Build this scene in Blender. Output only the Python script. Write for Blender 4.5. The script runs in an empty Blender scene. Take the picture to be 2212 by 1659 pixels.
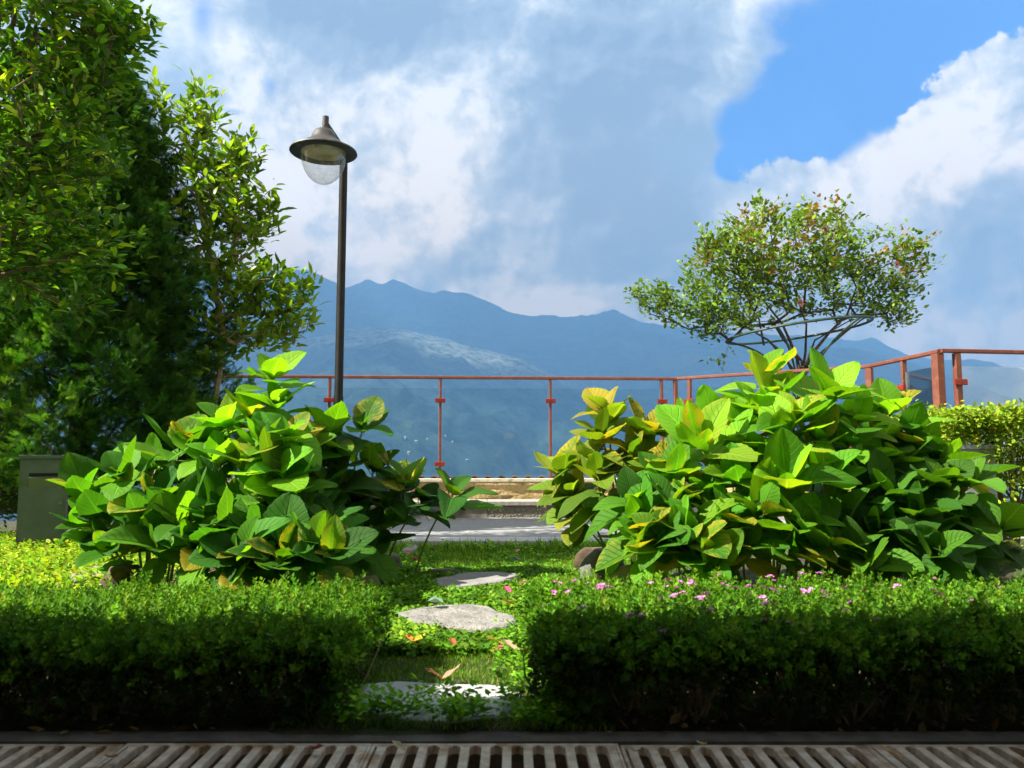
import bpy, math, random
import numpy as np
from mathutils import Vector, Matrix

random.seed(7)
RNG = np.random.default_rng(7)
SC = bpy.context.scene
COL = SC.collection
R = math.radians
PI = math.pi

# ------------------------------------------------------------------ camera
F, CX, CY, H = 1660.0, 1106.0, 829.5, 0.70
PITCH = R(5.3)
cp, sp = math.cos(PITCH), math.sin(PITCH)
def ray(x, y):
    a, b = (x - CX) / F, (CY - y) / F
    return (a, cp - b * sp, sp + b * cp)
def W(x, y, Y):
    d = ray(x, y); k = Y / d[1]
    return Vector((d[0] * k, Y, H + d[2] * k))
def G(x, y, z=0.0):
    d = ray(x, y); k = (z - H) / d[2]
    return Vector((d[0] * k, d[1] * k, z))
def azel(x, y):
    d = ray(x, y)
    return math.atan2(d[0], d[1]), math.atan2(d[2], math.hypot(d[0], d[1]))

cam = bpy.data.cameras.new('camera')
cam.sensor_width = 36.0
cam.lens = 36.0 * F / 2212.0
cam.clip_start = 0.05
cam.clip_end = 60000
cam.dof.use_dof = True
cam.dof.focus_distance = 6.0
cam.dof.aperture_fstop = 5.0
co = bpy.data.objects.new('camera', cam)
COL.objects.link(co)
co.location = (0, 0, H)
co.rotation_euler = (PI / 2 + PITCH, 0, 0)
SC.camera = co

# ------------------------------------------------------------------ sun
SUN_EL, BEHIND = R(45), R(15)
S = Vector((-math.cos(BEHIND) * math.cos(SUN_EL), -math.sin(BEHIND) * math.cos(SUN_EL), math.sin(SUN_EL)))
sl = bpy.data.lights.new('sun', 'SUN')
sl.energy = 5.0; sl.angle = R(0.5); sl.color = (1.0, 0.94, 0.82)
so = bpy.data.objects.new('sun', sl); COL.objects.link(so)
so.rotation_euler = S.to_track_quat('Z', 'Y').to_euler()

# ------------------------------------------------------------------ node helpers
def mth(nt, op, a, b=None, clamp=False):
    n = nt.nodes.new('ShaderNodeMath'); n.operation = op; n.use_clamp = clamp
    for i, v in enumerate((a, b)):
        if v is None: continue
        if isinstance(v, (int, float)): n.inputs[i].default_value = v
        else: nt.links.new(v, n.inputs[i])
    return n.outputs[0]
def noise(nt, vec, scale, detail=4, rough=.55, dist=0.0):
    n = nt.nodes.new('ShaderNodeTexNoise')
    n.inputs['Scale'].default_value = scale; n.inputs['Detail'].default_value = detail
    n.inputs['Roughness'].default_value = rough; n.inputs['Distortion'].default_value = dist
    if vec is not None: nt.links.new(vec, n.inputs['Vector'])
    return n.outputs['Fac']
def smooth(nt, v, a, b, lo=0.0, hi=1.0):
    n = nt.nodes.new('ShaderNodeMapRange'); n.interpolation_type = 'SMOOTHSTEP'
    nt.links.new(v, n.inputs['Value'])
    for k, x in zip(('From Min', 'From Max', 'To Min', 'To Max'), (a, b, lo, hi)): n.inputs[k].default_value = x
    return n.outputs['Result']
def mixc(nt, f, a, b, mode='MIX'):
    n = nt.nodes.new('ShaderNodeMix'); n.data_type = 'RGBA'; n.blend_type = mode
    for s, v in ((n.inputs['Factor'], f), (n.inputs['A'], a), (n.inputs['B'], b)):
        if isinstance(v, (int, float)): s.default_value = v
        elif isinstance(v, tuple): s.default_value = (*v[:3], 1)
        else: nt.links.new(v, s)
    return n.outputs['Result']
def bump(nt, h, strength=.3, dist=.01):
    n = nt.nodes.new('ShaderNodeBump'); n.inputs['Strength'].default_value = strength
    n.inputs['Distance'].default_value = dist; nt.links.new(h, n.inputs['Height'])
    return n.outputs['Normal']
def newmat(name):
    m = bpy.data.materials.new(name); m.use_nodes = True
    nt = m.node_tree; b = nt.nodes['Principled BSDF']
    return m, nt, b
def objco(nt):
    return nt.nodes.new('ShaderNodeTexCoord').outputs['Object']
def geopos(nt):
    return nt.nodes.new('ShaderNodeNewGeometry').outputs['Position']

def surf(name, c1, c2, scale=8, rough=.8, b=.3, bscale=60, c3=None, s3=3, t3=(.55, .7), metal=0, spec=.4, bdist=.01, world=True):
    """two-tone noisy surface with bump and an optional third colour in patches"""
    m, nt, p = newmat(name)
    v = geopos(nt) if world else objco(nt)
    c = mixc(nt, smooth(nt, noise(nt, v, scale, 6), .35, .65), c1, c2)
    if c3: c = mixc(nt, smooth(nt, noise(nt, v, s3, 5, .6, .5), *t3), c, c3)
    nt.links.new(c, p.inputs['Base Color'])
    p.inputs['Roughness'].default_value = rough; p.inputs['Metallic'].default_value = metal
    p.inputs['Specular IOR Level'].default_value = spec
    if b: nt.links.new(bump(nt, noise(nt, v, bscale, 5, .65), b, bdist), p.inputs['Normal'])
    return m

def leafmat(name, trans=.38, rough=.42, veins=0.0, spec=.4, sat=1.0, blotch=False, warm=(1.35, 1.25, .5)):
    m, nt, p = newmat(name)
    at = nt.nodes.new('ShaderNodeAttribute'); at.attribute_name = 'tint'
    c = at.outputs['Color']; age = at.outputs['Alpha']
    pos = geopos(nt)
    if veins:
        uv = nt.nodes.new('ShaderNodeUVMap'); sep = nt.nodes.new('ShaderNodeSeparateXYZ')
        nt.links.new(uv.outputs[0], sep.inputs[0])
        a = mth(nt, 'ABSOLUTE', mth(nt, 'SUBTRACT', sep.outputs[0], .5))
        mid = smooth(nt, a, .012, .035, 1, 0)
        q = mth(nt, 'MULTIPLY', mth(nt, 'SUBTRACT', sep.outputs[1], mth(nt, 'MULTIPLY', mth(nt, 'POWER', a, .8), .55)), 8.0)
        fr = mth(nt, 'ABSOLUTE', mth(nt, 'SUBTRACT', mth(nt, 'FRACT', q), .5))
        side = smooth(nt, fr, .40, .49)
        fine = noise(nt, pos, 220, 2)
        vn = mth(nt, 'MAXIMUM', mid, mth(nt, 'MULTIPLY', side, .75))
        vein_c = mixc(nt, 1.0, c, (1.7, 1.5, 2.2), 'MULTIPLY')
        hgt = mth(nt, 'ADD', mth(nt, 'MULTIPLY', vn, -1.0), mth(nt, 'MULTIPLY', fine, .35))
        if blotch:
            n1 = noise(nt, pos, 28, 4, .6)
            ye = smooth(nt, mth(nt, 'MULTIPLY', mth(nt, 'ADD', n1, mth(nt, 'MULTIPLY', a, .5)), age), .30, .62)
            ye = mth(nt, 'MULTIPLY', ye, mth(nt, 'SUBTRACT', 1.0, mth(nt, 'MULTIPLY', vn, .6)))
            c = mixc(nt, ye, c, (.42, .36, .03))
            br = smooth(nt, mth(nt, 'MULTIPLY', noise(nt, pos, 55, 3), age), .50, .56)
            c = mixc(nt, br, c, (.10, .04, .012))
        c = mixc(nt, mth(nt, 'MULTIPLY', vn, veins), c, vein_c)
        nt.links.new(bump(nt, hgt, 1.0, .007), p.inputs['Normal'])
    else:
        c = mixc(nt, smooth(nt, noise(nt, pos, 9, 3), .3, .7, 0, .5), c, mixc(nt, 1.0, c, (1.25, 1.1, .8), 'MULTIPLY'))
    nt.links.new(c, p.inputs['Base Color'])
    p.inputs['Roughness'].default_value = rough
    p.inputs['Specular IOR Level'].default_value = spec
    tr = nt.nodes.new('ShaderNodeBsdfTranslucent')
    nt.links.new(mixc(nt, 1.0, c, warm, 'MULTIPLY'), tr.inputs['Color'])
    mx = nt.nodes.new('ShaderNodeMixShader'); mx.inputs[0].default_value = trans
    nt.links.new(p.outputs[0], mx.inputs[1]); nt.links.new(tr.outputs[0], mx.inputs[2])
    nt.links.new(mx.outputs[0], nt.nodes['Material Output'].inputs['Surface'])
    return m

# ------------------------------------------------------------------ object helpers
def tag(o, label=None, cat=None, group=None, kind=None):
    if label: o['label'] = label
    if cat: o['category'] = cat
    if group: o['group'] = group
    if kind: o['kind'] = kind
    return o
def empty(name, loc, label=None, cat=None, group=None, rz=0):
    o = bpy.data.objects.new(name, None); o.empty_display_size = .1
    COL.objects.link(o); o.location = loc; o.rotation_euler = (0, 0, rz)
    return tag(o, label, cat, group)
def link(name, me, parent=None, world=True):
    """link mesh data given in world coordinates; under a parent it keeps its place"""
    o = bpy.data.objects.new(name, me); COL.objects.link(o)
    if parent is not None:
        o.parent = parent
        if world:
            o.matrix_parent_inverse = Matrix.LocRotScale(root_loc(parent), root_rot(parent), None).inverted()
    return o
def root_loc(p):
    while p.parent: p = p.parent
    return p.location
def root_rot(p):
    while p.parent: p = p.parent
    return p.rotation_euler
def build(name, verts, faces, mat, parent=None, smooth_=False, uv=None, tint=None, world=True, midx=None):
    """verts (N,3); faces: array (M,k) or list of arrays"""
    me = bpy.data.meshes.new(name)
    if isinstance(faces, np.ndarray): faces = [faces]
    faces = [np.asarray(f, dtype=np.int32) for f in faces if len(f)]
    verts = np.asarray(verts, dtype=np.float32)
    if parent is not None and world and False: pass
    nl = sum(f.size for f in faces); npoly = sum(len(f) for f in faces)
    me.vertices.add(len(verts)); me.vertices.foreach_set('co', verts.ravel())
    me.loops.add(nl); me.polygons.add(npoly)
    li = np.concatenate([f.ravel() for f in faces])
    me.loops.foreach_set('vertex_index', li)
    starts = []; s = 0
    for f in faces:
        starts.append(s + np.arange(len(f)) * f.shape[1]); s += f.size
    me.polygons.foreach_set('loop_start', np.concatenate(starts).astype(np.int32))
    if smooth_: me.polygons.foreach_set('use_smooth', np.ones(npoly, dtype=bool))
    else: me.polygons.foreach_set('use_smooth', np.zeros(npoly, dtype=bool))
    if uv is not None:
        l = me.uv_layers.new(name='UVMap'); l.data.foreach_set('uv', np.asarray(uv, dtype=np.float32)[li].ravel())
    if tint is not None:
        a = me.color_attributes.new('tint', 'FLOAT_COLOR', 'POINT'); a.data.foreach_set('color', np.asarray(tint, dtype=np.float32).ravel())
    for m in (mat if isinstance(mat, (list, tuple)) else [mat]): me.materials.append(m)
    if midx is not None: me.polygons.foreach_set('material_index', np.asarray(midx, dtype=np.int32))
    me.update(calc_edges=True); me.validate()
    o = link(name, me, parent, False)
    if parent is not None and world:
        loc = root_loc(parent); rz = root_rot(parent)
        M = Matrix.LocRotScale(loc, rz, None).inverted()
        me.transform(M)
    return o

class MB:
    """collects simple shapes into one mesh"""
    def __init__(s): s.v = []; s.f = []; s.m = []
    def add(s, vs, fs, mi=0):
        k = len(s.v); s.v += [tuple(v) for v in vs]; s.f += [[k + i for i in f] for f in fs]; s.m += [mi] * len(fs)
    def box(s, x0, y0, z0, x1, y1, z1, b=0.0, mi=0):
        if b <= 0:
            v = [(x, y, z) for z in (z0, z1) for y in (y0, y1) for x in (x0, x1)]
            s.add(v, [(0, 2, 3, 1), (4, 5, 7, 6), (0, 1, 5, 4), (2, 6, 7, 3), (0, 4, 6, 2), (1, 3, 7, 5)], mi)
        else:
            s.prism([(x0, y0), (x1, y0), (x1, y1), (x0, y1)], z0, z1, b, mi)
    def prism(s, poly, z0, z1, b=0.0, mi=0, zf=None):
        """vertical prism with bevelled top rim"""
        n = len(poly); cx = sum(p[0] for p in poly) / n; cy = sum(p[1] for p in poly) / n
        def inset(p, d):
            l = math.hypot(p[0] - cx, p[1] - cy) or 1
            return (p[0] + (cx - p[0]) * d / l, p[1] + (cy - p[1]) * d / l)
        rings = [(0, z0), (0, z1 - b), (b * .4, z1 - b * .3), (b * 1.2, z1)] if b > 0 else [(0, z0), (0, z1)]
        vs = []
        for d, z in rings: vs += [(*inset(p, d), z + (zf(*p) if zf else 0)) for p in poly]
        fs = []
        for r in range(len(rings) - 1):
            for i in range(n):
                j = (i + 1) % n; fs.append((r * n + i, r * n + j, r * n + n + j, r * n + n + i))
        fs.append(tuple(range(n - 1, -1, -1))); fs.append(tuple(range((len(rings) - 1) * n, len(rings) * n)))
        s.add(vs, fs, mi)
    def beam(s, a, b, w, h, mi=0, up=(0, 0, 1)):
        a, b = Vector(a), Vector(b); d = (b - a).normalized()
        x = d.cross(Vector(up)); x = x.normalized() if x.length > 1e-4 else Vector((1, 0, 0)); z = x.cross(d)
        c = .18 * min(w, h)
        prof = [(-w / 2 + c, -h / 2), (w / 2 - c, -h / 2), (w / 2, -h / 2 + c), (w / 2, h / 2 - c), (w / 2 - c, h / 2), (-w / 2 + c, h / 2), (-w / 2, h / 2 - c), (-w / 2, -h / 2 + c)]
        vs = [p + x * u + z * v for p in (a, b) for u, v in prof]
        fs = [(i, (i + 1) % 8, 8 + (i + 1) % 8, 8 + i) for i in range(8)] + [tuple(range(7, -1, -1)), tuple(range(8, 16))]
        s.add(vs, fs, mi)
    def tube(s, pts, rad, n=8, mi=0, cap=True):
        pts = [Vector(p) for p in pts]
        if not hasattr(rad, '__len__'): rad = [rad] * len(pts)
        vs = []; x = None
        for i, p in enumerate(pts):
            d = (pts[min(i + 1, len(pts) - 1)] - pts[max(i - 1, 0)]).normalized()
            if x is None:
                x = d.cross(Vector((0, 0, 1))); x = x if x.length > .05 else Vector((1, 0, 0))
            x = (x - d * x.dot(d)).normalized(); y = d.cross(x)
            vs += [p + (x * math.cos(2 * PI * k / n) + y * math.sin(2 * PI * k / n)) * rad[i] for k in range(n)]
        fs = [(r * n + k, r * n + (k + 1) % n, r * n + n + (k + 1) % n, r * n + n + k) for r in range(len(pts) - 1) for k in range(n)]
        if cap: fs += [tuple(range(n - 1, -1, -1)), tuple(range((len(pts) - 1) * n, len(pts) * n))]
        s.add(vs, fs, mi)
    def lathe(s, prof, n=32, at=(0, 0, 0), M=None, mi=0):
        vs = []
        for r, z in prof:
            for k in range(n):
                v = Vector((r * math.cos(2 * PI * k / n), r * math.sin(2 * PI * k / n), z))
                if M: v = M @ v
                vs.append(v + Vector(at))
        fs = [(r * n + k, r * n + (k + 1) % n, r * n + n + (k + 1) % n, r * n + n + k) for r in range(len(prof) - 1) for k in range(n)]
        s.add(vs, fs, mi)
    def build(s, name, mat, parent=None, smooth_=False, world=True):
        me = bpy.data.meshes.new(name); me.from_pydata(s.v, [], s.f)
        for m in (mat if isinstance(mat, (list, tuple)) else [mat]): me.materials.append(m)
        for p, mi in zip(me.polygons, s.m): p.material_index = mi; p.use_smooth = smooth_
        me.update()
        o = link(name, me, parent, False)
        if parent is not None and world:
            me.transform(Matrix.LocRotScale(root_loc(parent), root_rot(parent), None).inverted())
        if smooth_ == 'auto' or smooth_:
            try: me.set_sharp_from_angle(angle=R(40))
            except Exception: pass
        return o
def centre(o, p=None):
    """move a top-level world-coordinate mesh's origin to its base"""
    co_ = [v.co for v in o.data.vertices]
    c = Vector(p) if p else Vector((sum(v.x for v in co_) / len(co_), sum(v.y for v in co_) / len(co_), min(v.z for v in co_)))
    o.data.transform(Matrix.Translation(-c)); o.location = c
    return o

# ------------------------------------------------------------------ value noise (numpy)
_perm = RNG.random((256, 256))
def vnoise(x, y):
    xi, yi = np.floor(x).astype(int), np.floor(y).astype(int); fx, fy = x - xi, y - yi
    fx = fx * fx * (3 - 2 * fx); fy = fy * fy * (3 - 2 * fy)
    g = lambda a, b: _perm[a & 255, b & 255]
    return (g(xi, yi) * (1 - fx) + g(xi + 1, yi) * fx) * (1 - fy) + (g(xi, yi + 1) * (1 - fx) + g(xi + 1, yi + 1) * fx) * fy
def fbm(x, y, o=5, ridged=False, gain=.5):
    t = 0; a = 1; n = 0
    for i in range(o):
        v = vnoise(x * 2 ** i + 17.3 * i, y * 2 ** i + 5.1 * i)
        if ridged: v = 1 - abs(2 * v - 1)
        t = t + a * v; n += a; a *= gain
    return t / n

# ------------------------------------------------------------------ leaf scattering
def basis(d, n):
    """rotation matrices with Y=d, Z~n (arrays N,3)"""
    d = d / np.linalg.norm(d, axis=1, keepdims=True)
    z = n - (n * d).sum(1, keepdims=True) * d
    l = np.linalg.norm(z, axis=1, keepdims=True)
    z = np.where(l > 1e-3, z / np.maximum(l, 1e-6), np.cross(d, np.array([.3, .5, .8])))
    z = z / np.linalg.norm(z, axis=1, keepdims=True)
    x = np.cross(d, z)
    return np.stack([x, d, z], axis=2)
def scatter(tv, tf, P, B, Sc, tuv=None, tint=None):
    """template verts (n,3), faces list; P (N,3); B (N,3,3); Sc (N,) -> verts, faces, uv, tint"""
    N, n = len(P), len(tv)
    v = np.einsum('nij,kj->nki', B, tv) * np.asarray(Sc).reshape(N, 1, -1) + P[:, None, :]
    fs = [(f[None] + (np.arange(N) * n)[:, None, None]).reshape(-1, f.shape[1]) for f in tf]
    uv = np.tile(tuv, (N, 1)) if tuv is not None else None
    ti = np.repeat(tint, n, axis=0) if tint is not None else None
    return v.reshape(-1, 3), fs, uv, ti
def merge(parts):
    V, FS, UV, T = [], {}, [], []; k = 0
    for v, fs, uv, ti in parts:
        V.append(v)
        for f in fs: FS.setdefault(f.shape[1], []).append(f + k)
        if uv is not None: UV.append(uv)
        if ti is not None: T.append(ti)
        k += len(v)
    return np.concatenate(V), [np.concatenate(a) for a in FS.values()], (np.concatenate(UV) if UV else None), (np.concatenate(T) if T else None)
def unit(n):
    v = RNG.normal(size=(n, 3)); return v / np.linalg.norm(v, axis=1, keepdims=True)
def tints(n, cols, w=None, var=.18, age=0.0):
    cols = np.array(cols); i = RNG.choice(len(cols), n, p=w)
    c = cols[i] * (1 + RNG.normal(size=(n, 1)) * var) * (1 + RNG.normal(size=(n, 3)) * .06)
    a = np.clip(RNG.random((n, 1)) * age, 0, 1) if np.isscalar(age) else age
    return np.concatenate([np.clip(c, .003, 1), np.broadcast_to(a, (n, 1))], axis=1)

def leaf_template(nl=4, w=.4, droop=.2, fold=.15, pw=.85, tooth=0.0, wave=0.0, tip=1.0, na=1, fp=.8):
    """leaf along +Y, length 1; nl segments long, na across each half"""
    vs, uv = [], []
    for i in range(nl + 1):
        t = i / nl
        hw = w / 2 * (math.sin(PI * min(t, .999) ** pw) ** fp if 0 < t < 1 else 0.0)
        if t > .8: hw *= tip
        for j in range(-na, na + 1):
            s = j / na
            x = s * hw * (1 + (tooth * (1 if i % 2 else -1) if abs(j) == na and 0 < i < nl else 0))
            z = fold * abs(x) * 2 * (1 - .3 * abs(s)) - droop * t * t + wave * math.sin(t * 9 + s * 2.1) * abs(s)
            vs.append((x, t * (1 - .12 * droop * t), z)); uv.append((.5 + .5 * s, t))
    m = 2 * na + 1
    fs = [(i * m + j, i * m + j + 1, (i + 1) * m + j + 1, (i + 1) * m + j) for i in range(nl) for j in range(m - 1)]
    return np.array(vs), [np.array(fs)], np.array(uv)

# ------------------------------------------------------------------ tree skeleton
def skeleton(trunk, tips, r_tip, r_max, pw=.5, sag=.08, minr=None, order=None, jit=.03, k_up=.35, sides=6):
    """trunk: polyline; tips (N,3). Branches join the nearest earlier node. returns MB, tip directions"""
    nodes = [np.array(p, float) for p in trunk]; par = [-1] + list(range(len(trunk) - 1)); cnt = [0] * len(nodes)
    root = nodes[0]; first = max(1, len(trunk) // 3); top = len(trunk)
    idx = np.argsort(np.linalg.norm(tips - np.array(trunk[len(trunk) // 2]), axis=1))
    dirs = np.zeros_like(tips); depth = [0] * len(nodes)
    for ii in idx:
        t = tips[ii]; A = np.array(nodes)
        d = np.linalg.norm(A - t, axis=1)
        pen = d + np.maximum(0, A[:, 2] - t[2] + .1 * d) * k_up * 3 + np.array(depth) * .012
        pen[:first] += 5
        j = int(np.argmin(pen)); a = nodes[j]; L = np.linalg.norm(t - a)
        ns = max(1, min(6, int(L / .18)))
        prev = j
        side = np.array([*(RNG.normal(size=2) * .12 * L), 0])
        c = (a + t) / 2 + side + np.array([0, 0, sag * L * (-1)])
        for k in range(1, ns + 1):
            u = k / ns
            p = (1 - u) ** 2 * a + 2 * u * (1 - u) * c + u * u * t + (RNG.normal(size=3) * jit * .5 if k < ns else 0)
            nodes.append(p); par.append(prev); cnt.append(0); depth.append(depth[prev] + 1); prev = len(nodes) - 1
        cnt[prev] += 1
        dd = nodes[prev] - nodes[par[prev]]; dirs[ii] = dd / (np.linalg.norm(dd) + 1e-9)
    for i in range(len(nodes) - 1, 0, -1): cnt[par[i]] += cnt[i]
    mb = MB()
    rad = [min(r_max, r_tip * max(1, c) ** pw) for c in cnt]
    for i in range(1, len(trunk)): rad[i] = max(rad[i], minr * (1 - i / len(trunk)) if minr else 0)
    for i in range(1, len(nodes)):
        a, b = nodes[par[i]], nodes[i]
        ra = min(rad[par[i]], rad[i] * 1.35) if i >= top else rad[par[i]]
        mb.tube([a, b], [ra, rad[i]], sides if rad[i] > .01 else 4, cap=False)
    return mb, dirs, np.array(nodes)
def blobs(spec, Y0, dY):
    """spec: (x,y,rx,ry,n[,Yoff]) in photo units -> world points in ellipsoids of real depth"""
    out = []
    for s in spec:
        x, y, rx, ry, n = s[:5]; yo = s[5] if len(s) > 5 else 0
        v = unit(n) * (RNG.random((n, 1)) ** .42)
        for k in range(n):
            Y = Y0 + yo + v[k, 1] * dY * min(1.2, rx / 120)
            sc = (Y0 + yo) / Y
            p = W(x, y, Y0 + yo)
            q = W(x + rx * v[k, 0], y + ry * v[k, 2], Y0 + yo)
            out.append((q.x, Y, q.z))
    return np.array(out)

M = {}
# bark and stems
M['bark'] = surf('bark', (.10, .07, .045), (.20, .15, .10), 18, .9, .6, 45, (.12, .14, .06), 6)
M['pale_bark'] = surf('pale_bark', (.22, .17, .10), (.32, .26, .16), 18, .85, .4, 60, (.16, .18, .08), 5)
M['dark_bark'] = surf('dark_bark', (.035, .028, .022), (.08, .06, .045), 18, .9, .6, 40)
M['green_stem'] = surf('green_stem', (.12, .20, .03), (.24, .26, .06), 20, .5, .2, 80)

# ------------------------------------------------------------------ sky
def make_world():
    w = bpy.data.worlds.new('World'); SC.world = w; w.use_nodes = True
    nt = w.node_tree; bg = nt.nodes['Background']
    sky = nt.nodes.new('ShaderNodeTexSky'); sky.sky_type = 'NISHITA'; sky.sun_disc = False
    sky.sun_elevation = SUN_EL; sky.sun_rotation = math.atan2(S.x, S.y)
    sky.altitude = 1500; sky.air_density = 1.0; sky.dust_density = .3; sky.ozone_density = 3.0
    v = nt.nodes.new('ShaderNodeTexCoord').outputs['Generated']
    sep = nt.nodes.new('ShaderNodeSeparateXYZ'); nt.links.new(v, sep.inputs[0])
    az = mth(nt, 'ARCTAN2', sep.outputs[0], sep.outputs[1])
    el = mth(nt, 'ARCSINE', sep.outputs[2])
    n1 = noise(nt, v, 5.0, 8, .62, .4)
    n2 = noise(nt, v, 14.0, 7, .6, .2)
    n3 = noise(nt, v, 2.6, 5, .5, .8)
    n4 = noise(nt, v, 34.0, 5, .6, .1)
    off = nt.nodes.new('ShaderNodeVectorMath'); off.operation = 'ADD'; nt.links.new(v, off.inputs[0]); off.inputs[1].default_value = (-.022, 0, .026)
    off2 = nt.nodes.new('ShaderNodeVectorMath'); off2.operation = 'ADD'; nt.links.new(v, off2.inputs[0]); off2.inputs[1].default_value = (-.009, 0, .011)
    rel = mth(nt, 'SUBTRACT', n1, noise(nt, off.outputs[0], 5.0, 8, .62, .4))
    rel2 = mth(nt, 'SUBTRACT', n2, noise(nt, off2.outputs[0], 14.0, 7, .6, .2))
    wob = mth(nt, 'SUBTRACT', n1, .5); wob2 = mth(nt, 'SUBTRACT', n2, .5)
    def blob(x, y, rx, ry):
        a0, e0 = azel(x, y)
        a = mth(nt, 'MULTIPLY', mth(nt, 'SUBTRACT', az, a0), F / rx)
        e = mth(nt, 'MULTIPLY', mth(nt, 'SUBTRACT', el, e0), F / ry)
        return mth(nt, 'SUBTRACT', 1.0, mth(nt, 'SQRT', mth(nt, 'ADD', mth(nt, 'MULTIPLY', a, a), mth(nt, 'MULTIPLY', e, e))))
    def union(bl):
        r = None
        for b in bl:
            o = blob(*b); r = o if r is None else mth(nt, 'MAXIMUM', r, o)
        return r
    holes = union([(2010, 20, 300, 150), (1860, 170, 215, 120), (1730, 270, 175, 95), (1640, 345, 110, 55)])
    small = union([(437, 40, 34, 75), (585, 183, 26, 30), (500, 240, 40, 10)])
    hv = mth(nt, 'ADD', mth(nt, 'ADD', holes, mth(nt, 'MULTIPLY', wob, .8)), mth(nt, 'MULTIPLY', wob2, .5))
    sv = mth(nt, 'ADD', mth(nt, 'ADD', small, mth(nt, 'MULTIPLY', wob, 1.1)), mth(nt, 'MULTIPLY', wob2, .9))
    clear = mth(nt, 'MAXIMUM', smooth(nt, hv, -.04, .22), smooth(nt, sv, .1, 1.1, 0, .6))
    cum = union([(2190, 350, 190, 215), (2060, 420, 165, 190), (1880, 480, 160, 130), (1700, 520, 200, 160), (1560, 600, 160, 160)])
    cv = mth(nt, 'ADD', mth(nt, 'ADD', cum, mth(nt, 'MULTIPLY', wob, .6)), mth(nt, 'MULTIPLY', wob2, .55))
    cv = mth(nt, 'ADD', cv, mth(nt, 'MULTIPLY', mth(nt, 'SUBTRACT', n4, .5), .35))
    solid = smooth(nt, cv, .02, .09)
    clear = mth(nt, 'MULTIPLY', clear, mth(nt, 'SUBTRACT', 1.0, solid))
    # brightness of the clouds: sunlit white to blue grey
    b = mth(nt, 'ADD', .66, mth(nt, 'MULTIPLY', wob, .95))
    b = mth(nt, 'ADD', b, mth(nt, 'MULTIPLY', wob2, .38))
    b = mth(nt, 'ADD', b, mth(nt, 'MULTIPLY', mth(nt, 'SUBTRACT', n3, .5), .5))
    b = mth(nt, 'ADD', b, mth(nt, 'MULTIPLY', mth(nt, 'SUBTRACT', n4, .5), .34))
    b = mth(nt, 'ADD', b, mth(nt, 'MULTIPLY', rel, 1.6))
    b = mth(nt, 'ADD', b, mth(nt, 'MULTIPLY', rel2, 1.5))
    for x, y, rx, ry, k in ((1340, 270, 430, 380, -.72), (1420, 520, 260, 230, -.40), (760, 10, 380, 140, -.9), (1150, 590, 360, 90, -.22),
                            (2160, 520, 190, 170, -.38), (1250, 20, 500, 130, -.2), (900, 330, 330, 260, .30), (620, 440, 200, 260, .38),
                            (1030, 640, 330, 70, .18), (1600, 470, 150, 130, .40), (2030, 270, 190, 150, .50), (1880, 400, 180, 110, .45), (2080, 720, 260, 110, .35), (540, 120, 150, 120, .22),
                            (330, 200, 160, 200, -.10), (1250, 650, 260, 50, .22)):
        s_ = smooth(nt, mth(nt, 'ADD', blob(x, y, rx, ry), mth(nt, 'MULTIPLY', wob, .5)), 0.0, .9)
        b = mth(nt, 'ADD', b, mth(nt, 'MULTIPLY', s_, k))
    rr = nt.nodes.new('ShaderNodeValToRGB'); nt.links.new(b, rr.inputs[0])
    cr = rr.color_ramp; cr.elements[0].position = .0; cr.elements[0].color = (1.1, 1.28, 1.6, 1)
    cr.elements[1].position = 1.0; cr.elements[1].color = (4.6, 4.55, 4.5, 1)
    for pos, c in ((.35, (1.65, 1.88, 2.25)), (.62, (2.55, 2.75, 3.0)), (.82, (3.6, 3.68, 3.75))):
        e = cr.elements.new(pos); e.color = (*c, 1)
    bluer = mixc(nt, 1.0, sky.outputs[0], (.12, .52, 1.02), 'MULTIPLY')
    glow = mixc(nt, smooth(nt, el, .13, .52), (2.3, 1.68, 1.06), (1.27, 1.14, .98))
    lit = mixc(nt, 1.0, rr.outputs[0], glow, 'MULTIPLY')
    c = mixc(nt, clear, lit, bluer)
    nt.links.new(c, bg.inputs['Color']); bg.inputs['Strength'].default_value = .10
make_world()

# ------------------------------------------------------------------ far land
forest, nt, p = newmat('far_forest')
v = geopos(nt)
n = noise(nt, v, .008, 9, .78)
c = mixc(nt, smooth(nt, n, .40, .60), (.012, .030, .034), (.060, .10, .088))
c = mixc(nt, smooth(nt, noise(nt, v, .0016, 6, .6), .56, .70), c, (.10, .13, .06))
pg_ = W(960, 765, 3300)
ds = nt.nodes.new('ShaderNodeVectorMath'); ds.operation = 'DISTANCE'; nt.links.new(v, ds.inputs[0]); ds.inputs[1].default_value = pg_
sun_patch = smooth(nt, mth(nt, 'ADD', ds.outputs['Value'], mth(nt, 'MULTIPLY', noise(nt, v, .004, 5, .6), 500)), 700, 1050, 1, 0)
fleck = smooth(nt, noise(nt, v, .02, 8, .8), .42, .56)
c = mixc(nt, mth(nt, 'MULTIPLY', sun_patch, fleck), c, (.30, .32, .24))  # sunlit patch strengthened by paler flecks painted into the forest colour
nt.links.new(c, p.inputs['Base Color']); p.inputs['Roughness'].default_value = .95; p.inputs['Specular IOR Level'].default_value = .1
nt.links.new(bump(nt, n, 1.0, 60), p.inputs['Normal'])
M['forest'] = forest

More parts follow.
